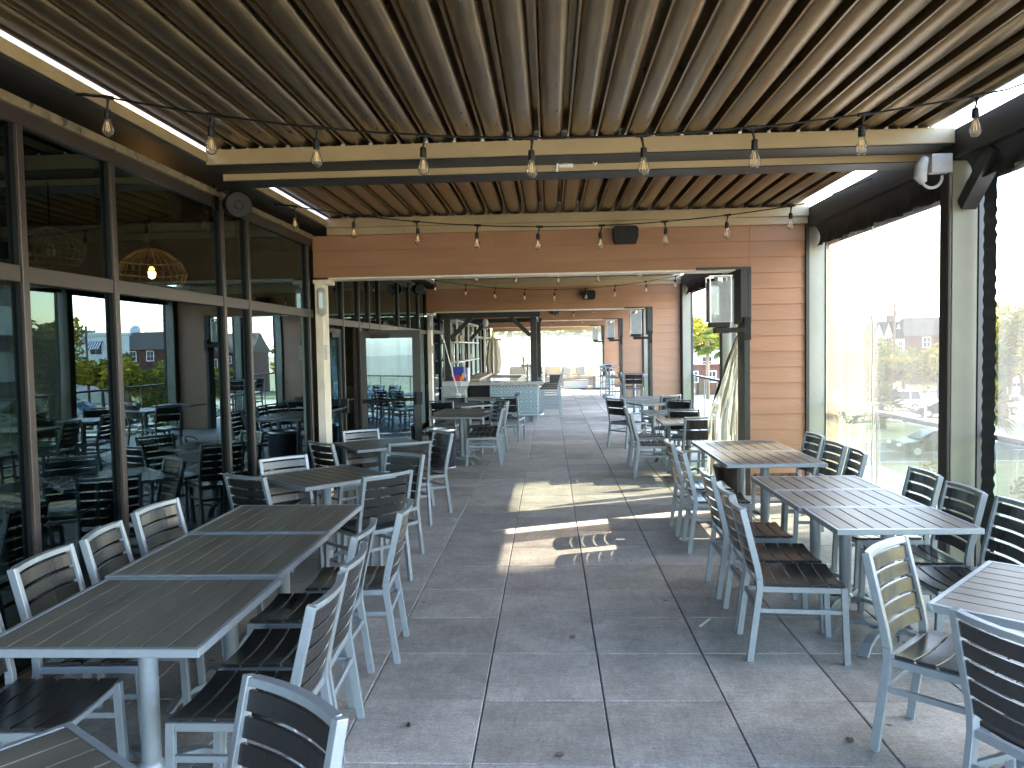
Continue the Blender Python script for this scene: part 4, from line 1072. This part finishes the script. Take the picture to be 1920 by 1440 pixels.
def palm(x, y, h, label, group, seed=1, nf=34, fl=1.5):
    rr = random.Random(seed)
    t = thing('palm_tree', label, 'palm tree', (x,y,GZ), 0, group)
    b = MB(); lx = rr.uniform(-.3,.3)
    b.tube([(x,y,GZ-.1),(x+lx*.4,y,GZ+h*.4),(x+lx,y,GZ+h*.8),(x+lx,y,GZ+h*.93)], [.24,.19,.20,.17], 9); b.build('trunk', M['bark'], t)
    b = MB(); top = Vector((x+lx,y,GZ+h*.93))
    for k in range(nf):
        az = rr.uniform(0,6.283); el = R(rr.uniform(-48,82)); ll = fl*rr.uniform(.8,1.15)
        d = Vector((math.cos(az)*math.cos(el), math.sin(az)*math.cos(el), math.sin(el)))
        side = d.cross(Vector((0,0,1)))
        side = side.normalized() if side.length > .05 else Vector((1,0,0))
        up = side.cross(d)
        hub = top + d*ll*.55 - Vector((0,0,.10*ll))
        b.add([top-side*.012, top+side*.012, hub+side*.01, hub-side*.01], [(0,1,2,3)])
        for q in range(-7,8):
            an = q*R(11.5)
            dd = (d*math.cos(an) + side*math.sin(an)).normalized()
            l2 = ll*.62*(1-.04*abs(q))
            tip = hub + dd*l2 - Vector((0,0,l2*rr.uniform(.08,.32)))
            mid = hub + dd*l2*.5 - Vector((0,0,l2*.03))
            wd = dd.cross(up).normalized()*.035*ll
            b.add([hub, mid-wd, tip, mid+wd], [(0,1,2,3)])
    b.build('crown', M['palmleaf'], t, 0, 1, 'leaf')
    return t
def shrub(x, y, r, h, label, group, seed, mat='oakleaf', n=350, size=.16):
    rr = random.Random(seed); t = thing('shrub', label, 'shrub', (x,y,GZ), 0, group)
    b = MB()
    for k in range(6):
        a = k*1.05; leaf_quads(b, (x+.5*r*math.cos(a), y+.5*r*math.sin(a), GZ+h*rr.uniform(.4,.62)), (r*.6,r*.6,h*.42), n//6, size, rr)
    b.build('foliage', M[mat], t, 0, 1, 'leaf')
    b = MB()
    for k in range(5): b.tube([(x,y,GZ),(x+.4*r*math.cos(k*1.3),y+.4*r*math.sin(k*1.3),GZ+h*.6)], [.03,.012], 5)
    b.build('stem', M['bark'], t)
GT = 'street trees beyond the road'; GP = 'palm trees along the lot'
# seen straight through the window
palm(30.6,79.5,3.9,'big round-headed palm in the middle of the vinyl window',GP,3,80,2.3)
tree(32.6,83.5,4.0,2.4,'dark bushy tree right behind the big palm in the window',GT,'oakleaf',1600,.36,11)
palm(27.5,74,3.6,'shorter palm at the left edge of the vinyl window',GP,4,46,1.7)
palm(45.0,92,5.4,'palm in front of the dark brick house at the right of the window',GP,5,44,1.5)
palm(38.0,86,4.4,'palm next to the utility pole in the window',GP,6,44,1.3)
tree(48,97,5.0,3.2,'wide tree in front of the long slate roofed house',GT,'yellowleaf',1500,.42,12)
tree(37.5,104,4.6,2.2,'tree below the gabled brick house',GT,'oakleaf',1200,.42,13)
tree(35,62,9.6,3.2,'tall thin yellowish tree at the right picture edge',GT,'yellowleaf',1500,.34,14,15,.6,1.1)
palm(20.6,37.5,3.4,'small low palm near the road at the right picture edge',GP,7,50,1.3)
palm(23.6,56.5,1.9,'stemless spreading palm on the lawn beyond the road',GP,8,44,1.7)
shrub(21.2,57.5,1.5,2.0,'round bush on the lawn beyond the road','bushes on the lawn',21)
shrub(27.6,66.5,1.6,1.5,'low bush beside the dark car','bushes on the lawn',22,'yellowleaf')
shrub(43.5,93,2.4,1.8,'low hedge bush under the brick house','bushes on the lawn',23)
shrub(16.6,33.5,1.2,1.2,'low bush just past the deck railing','bushes on the lawn',24,'yellowleaf')
shrub(18.8,30.5,1.1,1.0,'small bush by the near path','bushes on the lawn',25)
tree(19.6,51.5,5.6,1.9,'slim tree with a bare dark trunk on the lawn edge',GT,'oakleaf',700,.26,15)
# bay beyond first wall
tree(21.8,108,10.5,5.2,'orange green tree above the small white building',GT,'yellowleaf',1700,.5,16)
palm(17.6,88,7.0,'palm seen through the first opening',GP,9,46,1.9)
palm(20.4,92,6.4,'second palm seen through the first opening',GP,10,46,1.8)
tree(24.5,96,8.2,3.6,'yellow green tree behind the lantern',GT,'yellowleaf',1300,.42,17)
# mirrored in the storefront
spec = [(52.5,82,6.4,4.0,'oakleaf',31),(47.0,80,6.4,3.8,'yellowleaf',32),(41.2,80,6.3,3.2,'yellowleaf',33),(37.8,78,5.6,2.6,'yellowleaf',34),(58,88,6.8,4.4,'oakleaf',35),(36.0,84,4.6,2.4,'yellowleaf',36),(63,92,6.8,4.3,'oakleaf',37),(46,108,6.6,4.0,'oakleaf',38)]
tl = ['dark green round tree before the white building','yellow green tree before the white building','bright yellow green tree at the end of the white building','yellow tree before the grey roofed building','dark tree at the long side of the white building','yellow green bush tree below the grey roof','dark tree at the far side of the white building','dark tree between the houses']
for k, (x, y, h, r, m, s) in enumerate(spec): tree(x,y,h,r,tl[k],GT,m,1300,.40,s)
palm(47.5,74,5.2,'palm standing on the lawn before the round trees',GP,41,50,1.8)
palm(40.6,71,5.0,'palm on the lawn near the blue car',GP,42,50,1.8)
palm(33.5,60,4.6,'palm on the lawn nearest the road',GP,43,50,1.6)
palm(38.5,55,2.6,'low palm by the far kerb',GP,44,46,1.6)
for k in range(10):
    x = -60 + k*13 if k < 6 else 70 + (k-6)*22
    y = 118 + (k*37 % 17)
    tree(x, y, 10+(k*7 % 4), 5.5+(k % 3), ['far tree of the woods beyond the end of the deck, %s one' % w for w in ('first','second','third','fourth','fifth','sixth')][k] if k < 6 else 'far tree behind the houses, %s one' % ('first','second','third','fourth')[k-6], 'far trees on the skyline', 'oakleaf', 1000, .6, 60+k)
# unseen slabs added off the sunny side to shape the deck's sun patches
for y0, y1, lb in ((11.5,19.2,'added slim pale sun blocker off the camera end of the deck'),(23.95,41,'added long pale sun blocker off the bar end of the deck')):
    t = thing('sun_blocker', lb, 'building', (31,(y0+y1)/2,GZ), 0, 'added sun blockers off the sunny side')
    b = MB(); b.box(30,32,y0,y1,GZ,32); b.build('wall', M['whitewall'], t)
    b = MB()
    for k in range(8): b.box(29.92,29.999,y0+.3,y1-.3,GZ+1.6+k*3.6,GZ+2.9+k*3.6)
    b.build('window_band', M['winglass'], t)
    if y0 < 12:
        b = MB(); b.box(30.3,30.7,19.201,23.949,24.9,29); b.build('slit_sun_stop', M['whitewall'], t)  # added bar between the slabs, stops sun through the roof slit

def gable(mb, x0, x1, y0, y1, zb, zt, axis):
    """roof prism; ridge along axis"""
    if axis == 'x':
        ym = (y0+y1)/2; mb.prism([(y0,zb),(y1,zb),(ym,zt)], 'x', x0, x1)
    else:
        xm = (x0+x1)/2; mb.prism([(x0,zb),(x1,zb),(xm,zt)], 'y', y0, y1)
def win(t, x, z, y, w, h, mat='winglass', n=1):
    b = MB(); b.box(x-w/2-.12,x+w/2+.12,y-.06,y-.001,z-h/2-.12,z+h/2+.12); f = b.build('window', M['white'], t)
    g = MB(); g.box(x-w/2,x-.03,y-.075,y-.061,z-h/2,z-.03); g.box(x+.03,x+w/2,y-.075,y-.061,z-h/2,z-.03); g.box(x-w/2,x-.03,y-.075,y-.061,z+.03,z+h/2); g.box(x+.03,x+w/2,y-.075,y-.061,z+.03,z+h/2); g.build('pane', M[mat], f)
Y = 112
t = thing('brick_house', 'brick house with a dark front gable and tan roof beyond the palms', 'house', (43,Y,GZ))
b = MB(); b.box(38.5,45.3,Y+1.5,Y+10,GZ,1.75); b.box(42.2,45.4,Y,Y+1.499,GZ,.85); b.prism([(42.2,.85),(45.4,.85),(43.8,4.05)], 'y', Y, Y+6); b.build('wall', M['brick'], t)
b = MB(); b.prism([(Y+1.0,1.6),(Y+10.5,1.6),(Y+5.7,4.6)], 'x', 38.2, 45.35)
for s in (-1,1): b.bar((43.8,Y+2.9,4.20),(43.8+s*1.85,Y+2.9,.62),6.2,.14,(0,1,0)) if False else b.prism([(43.8,4.06),(43.8,4.24),(43.8+s*1.95,.52+.16),(43.8+s*1.95,.52)], 'y', Y-.25, Y+5.5)
b.build('roof', M['tanroof'], t)
for x in (43.0,44.6): win(t, x, .1, Y, .7, 1.1)
for x in (39.3,40.5,41.5): win(t, x, .6, Y+1.5, .5, .9)
b = MB(); b.box(40.2,40.9,Y+5,Y+5.8,3.5,5.2); b.build('chimney', M['brick'], t)
t = thing('cream_house', 'cream house with pointed gables and brick chimneys beside the pole', 'house', (47.5,Y,GZ))
b = MB(); b.box(45.7,49.6,Y+.4,Y+8,GZ,2.35)
for x0, x1, zt in ((45.7,46.9,4.2),(46.95,48.2,4.35),(48.25,49.6,4.25)): b.prism([(x0,2.35),(x1,2.35),((x0+x1)/2,zt)], 'y', Y+.4, Y+6)
b.box(48.1,49.3,Y-.8,Y+.399,GZ,1.9); b.build('wall', M['creamwall'], t)
b = MB(); b.prism([(48.0,1.9),(49.4,1.9),(48.7,3.3)], 'y', Y-.85, Y+.38)
for x0, x1, zt in ((45.6,47.0,4.32),(46.9,48.25,4.47),(48.2,49.7,4.37)):
    xm = (x0+x1)/2
    for s, xe in ((-1,x0),(1,x1)): b.prism([(xm,zt-.16),(xm,zt),(xe,2.42),(xe,2.28)], 'y', Y+.25, Y+6.1)
b.build('roof', M['slate'], t)
for x in (46.3,47.6): win(t, x, 1.4, Y+.4, .6, 1.3); win(t, x, -1.2, Y+.4, .6, 1.3)
win(t, 48.7, .9, Y-.8, .55, 1.2); win(t, 48.7, -1.6, Y-.8, .55, 1.2)
for x in (46.5,49.1):
    b = MB(); b.box(x-.42,x+.42,Y+3,Y+3.8,3.2,5.1); b.box(x-.5,x+.5,Y+2.9,Y+3.9,5.1,5.3); b.build('chimney', M['brick'], t)
t = thing('slate_roofed_house', 'long brick house under a steep grey slate roof at the right of the window', 'house', (58,Y,GZ))
b = MB(); b.box(49.8,68,Y+1,Y+11,GZ,2.3); b.build('wall', M['brick'], t)
b = MB(); b.add([(49.5,Y+.4,2.3),(68.5,Y+.4,2.3),(68.5,Y+11.6,2.3),(49.5,Y+11.6,2.3),(52.2,Y+6,5.0),(65.8,Y+6,5.0)], [(0,1,5,4),(2,3,4,5),(3,0,4),(1,2,5),(3,2,1,0)]); b.build('roof', M['slate'], t)
for k in range(6): win(t, 53.1+k*2.6, 1.35, Y+1, .9, 1.3)
for k in range(6): win(t, 53.1+k*2.6, -1.6, Y+1, .9, 1.3)
t = thing('white_building', 'long white building whose windows have striped awnings', 'building', (60,97,GZ))
b = MB(); b.box(49.4,92,97,100.5,GZ,4.2); b.box(49.2,92.2,96.8,100.7,4.2,4.55); b.build('wall', M['whitewall'], t)
for k in range(9):
    x = 51.8+k*4.3
    win(t, x, 2.5, 97, 1.5, 1.4); win(t, x, -1.6, 97, 1.5, 1.4)
    b = MB()
    for q in range(6):
        xa = x-1.0+q*.335
        b.prism([(96.93,3.45),(96.0,2.45),(96.0,2.40),(96.93,3.38)], 'x', xa, xa+.17)
    a = b.build('awning', M['darkbronze'], t)
    b = MB()
    for q in range(6):
        xa = x-1.0+q*.335+.1705
        b.prism([(96.93,3.45),(96.0,2.45),(96.0,2.40),(96.93,3.38)], 'x', xa, xa+.164)
    b.build('stripe', M['white'], a)
t = thing('water_tower', 'white ball shaped water tower on the skyline', 'water tower', (71,142,GZ))
b = MB(); b.lathe([(.0001,7.1),(.6,6.95),(1.0,6.4),(1.05,5.9),(.9,5.3),(.5,4.8),(.25,4.4)], 20, (71,142,0)); b.build('tank', M['white'], t)
b = MB(); b.lathe([(.7,GZ),(.25,GZ+2),(.22,4.5)], 14, (71,142,0)); b.build('stem', M['white'], t)
t = thing('small_white_building', 'low white building with dark windows seen through the first opening', 'building', (20,104,GZ))
b = MB(); b.box(11,24.6,103,112,GZ,.9); b.box(10.8,24.8,102.8,112.2,.9,1.2); b.build('wall', M['whitewall'], t)
for k in range(5): win(t, 13+k*2.5, -.6, 103, 1.1, 1.2)
t = thing('brick_shop', 'low brick building with white framed windows below the palms', 'building', (19,96,GZ))
b = MB(); b.box(12,23,96.5,100,GZ,-1.0); b.box(11.9,23.1,96.4,100.1,-1.0,-.8); b.build('wall', M['brick'], t)
for k in range(5): win(t, 13.2+k*2.2, -2.3, 96.5, .9, 1.2)
t = thing('white_tower', 'tall pale tower block wall at the far right edge', 'building', (40,55,GZ))
b = MB(); b.box(36.5,50,48,61.5,GZ,17); b.build('wall', M['whitewall'], t)
b = MB()
for k in range(5): b.box(36.42,36.499,49,60.5,GZ+3+k*3.6,GZ+4.3+k*3.6)
b.build('window_band', M['winglass'], t)
def pole(x, y, h, label):
    t = thing('utility_pole', label, 'utility pole', (x,y,GZ), 0, 'utility poles')
    b = MB(); b.tube([(x,y,GZ),(x,y,GZ+h)], [.16,.11], 9); b.build('shaft', M['bark'], t)
    b = MB(); b.box(x-1.1,x+1.1,y-.07,y+.07,GZ+h-.7,GZ+h-.56); b.build('cross_arm', M['bark'], t)
    b = MB()
    for dx in (-1,-.4,.4,1): b.lathe([(.05,0),(.06,.08),(.03,.16)], 8, (x+dx,y,GZ+h-.56))
    b.lathe([(.2,-1.9),(.22,-1.85),(.22,-1.1),(.12,-1.05)], 12, (x+.36,y,GZ+h)); b.build('insulator', M['grey'], t)
pole(40.9,95,10.9,'utility pole with cross arm in front of the cream house')
pole(33.8,88,8.6,'shorter utility pole left of the brick house')
pole(45.2,84,9.4,'utility pole mirrored beside the grey roof')
for k, (za, zb) in enumerate(((5.7,5.6),(5.2,5.3),(4.4,4.2))):
    b = MB(); b.tube([(5+(40.9-5)*i/14+ (0 if i<15 else 0), 95+(k*.3), zb-1.1*math.sin(math.pi*i/14)*.5) for i in range(15)], .02, 4); b.tube([(40.9+60*i/14, 95+k*.3, za-.9*math.sin(math.pi*i/14)) for i in range(15)], .02, 4)
    tag(b.build('overhead_wire', M['rubber']), 'thin overhead wire crossing in front of the houses, %s one' % ('top','middle','low')[k], 'wire', 'overhead wires')

def car(x, y, rz, L_, W, H, paint, label, kind='sedan'):
    t = thing('parked_car', label, 'car', (x,y,GZ+.012), R(rz), 'parked and passing cars')
    l = L_/2; w = W/2
    if kind == 'suv':
        body = [(-l,.35),(-l,.75),(-l+.08,1.02),(l-1.25,1.06),(l-.25,.92),(l,.72),(l,.32)]
        cab = [(-l+.06,1.0),(-l+.30,H-.06),(-l+.6,H),(l-2.2,H),(l-1.85,H-.08),(l-1.15,1.03)]
        wins = [(-l+.36,-l+1.15),(-l+1.25,-l+2.25),(-l+2.35,l-1.75)]
    else:
        body = [(-l,.35),(-l,.72),(-l+.12,.92),(l-1.25,.92),(l-.25,.78),(l,.62),(l,.30)]
        cab = [(-l+.55,.9),(-l+1.25,H-.05),(-l+1.6,H),(l-2.15,H),(l-1.85,H-.06),(l-1.05,.9)]
        wins = [(-l+1.05,-l+1.95),(-l+2.05,l-1.65)]
    b = MB(); b.prism(body, 'y', -w, w); b.build('body', M[paint], t, .06, 3, False)
    b = MB(); n = len(cab); vs = []
    zt = H; zb = cab[0][1]
    for s in (-1,1):
        for px, pz in cab: vs.append((px, s*(w-.03-.16*(pz-zb)/(zt-zb)), pz))
    b.add(vs, [tuple(range(n)), tuple(range(2*n-1,n-1,-1))] + [(i,n+i,n+(i+1)%n,(i+1)%n) for i in range(n)]); b.build('cabin', M[paint], t, .04, 2, False)
    def slope(z): return w-.03-.16*(z-zb)/(zt-zb)+.006
    b = MB(); z0, z1 = zb+.06, H-.12
    for s in (-1,1):
        for i, (a, c) in enumerate(wins):
            ta = .18 if i == 0 else 0; tc = .34 if i == len(wins)-1 else 0
            q = [(a,s*slope(z0),z0),(c+tc*.6,s*slope(z0),z0),(c-tc*.3,s*slope(z1),z1),(a+ta,s*slope(z1),z1)]
            b.add(q, [(0,1,2,3)])
    pf, pb = cab[-2], cab[-1]; d = .012
    b.add([(pb[0]+d,-w+.16,pb[1]+.07),(pb[0]+d,w-.16,pb[1]+.07),(pf[0]+.03+d,w-.26,pf[1]),(pf[0]+.03+d,-w+.26,pf[1])], [(0,1,2,3)])
    pb, pf = cab[0], cab[1]
    b.add([(pb[0]-d+.08,-w+.16,pb[1]+.10),(pb[0]-d+.08,w-.16,pb[1]+.10),(pf[0]-d-.02,w-.26,pf[1]-.04),(pf[0]-d-.02,-w+.26,pf[1]-.04)], [(0,1,2,3)])
    b.build('window', M['winglass'], t, 0, 1, False)
    for sx in (-l+.85, l-.9):
        for s in (-1,1):
            Mx = Matrix.Translation((sx, s*(w-.10), .34)) @ Matrix.Rotation(R(90),4,'X')
            b = MB(); b.lathe([(.20,-.11),(.33,-.11),(.345,-.06),(.345,.06),(.33,.11),(.20,.11)], 20, (0,0,0), Mx); wh = b.build('wheel', M['tyre'], t, 0, 1, False)
            b = MB(); b.lathe([(.0001,-.115),(.2,-.112),(.2,.112),(.0001,.115)], 14, (0,0,0), Mx); b.build('rim', M['steel'], wh, 0, 1, False)
    for s in (-1,1):
        b = MB(); b.box(l-.10,l+.012,s*w*.72-.18,s*w*.72+.18,.60,.74); b.build('headlight', M['white'], t, .01, 1, False)
        b = MB(); b.box(-l-.012,-l+.05,s*w*.8-.12,s*w*.8+.12,.66,.9); b.build('tail_light', M['taillight'], t, .01, 1, False)
    b = MB(); b.box(l-.02,l+.03,-w*.85,w*.85,.30,.46); b.box(-l-.03,-l+.02,-w*.85,w*.85,.32,.50); b.build('bumper', M['black'], t, .01, 1, False)
car(30.4,71.0,168,5.0,1.95,1.85,'carwhite','white sport utility car parked in the lot behind the railing','suv')
car(30.2,77.8,172,4.5,1.8,1.45,'carsilver','silver car parked left of the white utility car, partly behind the palm trunk')
car(31.6,64.4,170,4.4,1.8,1.45,'carblack','dark car parked by the low bush, cut by the near post')
car(20.9,43.2,178,4.6,1.85,1.45,'carblack','black car driving on the road below the railing')
car(55.0,115-16.5,160,4.4,1.8,1.45,'carwhite','white car far off at the end of the lot')
car(36.5,66.5,170,4.6,1.85,1.6,'carsilver','grey car at the right picture edge behind the wrinkled vinyl','suv')
car(41.8,77.0,175,4.2,1.8,1.5,'carblue','bright blue car standing on the lawn edge')
car(50.6,88.5,172,4.6,1.8,1.45,'carwhite','white car mirrored before the yellow trees')
t = thing('lot_sign', 'white sign panel standing behind the white utility car', 'sign', (37.6,88.2,GZ))
b = MB(); b.box(36.9,38.3,88.15,88.25,GZ+.5,GZ+2.4); b.build('panel', M['white'], t); b = MB(); b.box(37.0,37.1,88.251,88.33,GZ,GZ+2.3); b.box(38.1,38.2,88.251,88.33,GZ,GZ+2.3); b.build('leg', M['grey'], t)
for k in range(9):
    x = 24.4+k*2.3
    b = MB(); b.lathe([(.09,0),(.09,.95),(.05,1.05),(.0001,1.07)], 10, (x,61.8,GZ)); tag(b.build('bollard', M['white']), 'white bollard in the row along the lot edge', 'bollard', 'white bollards along the lot edge')

# ------------------------------------------------------------------ light, sky, camera
EL = 36.2; SX, SY = .92, .392
sun = bpy.data.lights.new('sun', 'SUN'); sun.energy = 2.0; sun.angle = R(.55); sun.color = (1,.88,.70)
so = bpy.data.objects.new('sun', sun); COL.objects.link(so)
ds = Vector((SX, SY, math.tan(R(EL))*math.hypot(SX,SY))).normalized()
so.rotation_euler = ds.to_track_quat('Z','Y').to_euler(); so.location = (40,20,40)
w = bpy.data.worlds.new('World'); sc.world = w; w.use_nodes = True
nt = w.node_tree; bg = nt.nodes['Background']
sk = nt.nodes.new('ShaderNodeTexSky'); sk.sky_type = 'NISHITA'; sk.sun_disc = False
sk.sun_elevation = R(EL); sk.sun_rotation = math.atan2(SX, SY)
sk.air_density = 1.0; sk.dust_density = 1.2; sk.ozone_density = 1.2
nt.links.new(sk.outputs[0], bg.inputs[0]); bg.inputs[1].default_value = .15

cam = bpy.data.cameras.new('camera'); co = bpy.data.objects.new('camera', cam); COL.objects.link(co)
cam.sensor_width = 36; cam.sensor_fit = 'HORIZONTAL'; cam.lens = 36*1468.17/1920
cam.clip_start = .05; cam.clip_end = 3000
pit, yaw, roll = .0477, .0480, -.0181
fw = Vector((-math.sin(yaw)*math.cos(pit), math.cos(yaw)*math.cos(pit), -math.sin(pit)))
rt = Vector((math.cos(yaw), math.sin(yaw), 0)); up = rt.cross(fw)
r2 = rt*math.cos(roll) + up*math.sin(roll); u2 = -rt*math.sin(roll) + up*math.cos(roll)
mw = Matrix((r2, u2, -fw)).transposed().to_4x4(); mw.translation = (0,0,1.80)
co.matrix_world = mw
sc.camera = co
sc.view_settings.view_transform = 'Standard'; sc.view_settings.look = 'None'; sc.view_settings.gamma = 1
sc.view_settings.exposure = 4.38
sc.cycles.use_denoising = True
sc.cycles.max_bounces = 10; sc.cycles.diffuse_bounces = 5; sc.cycles.glossy_bounces = 5; sc.cycles.transparent_max_bounces = 24; sc.cycles.transmission_bounces = 6
sc.cycles.sample_clamp_indirect = 6; sc.cycles.caustics_reflective = False; sc.cycles.caustics_refractive = False
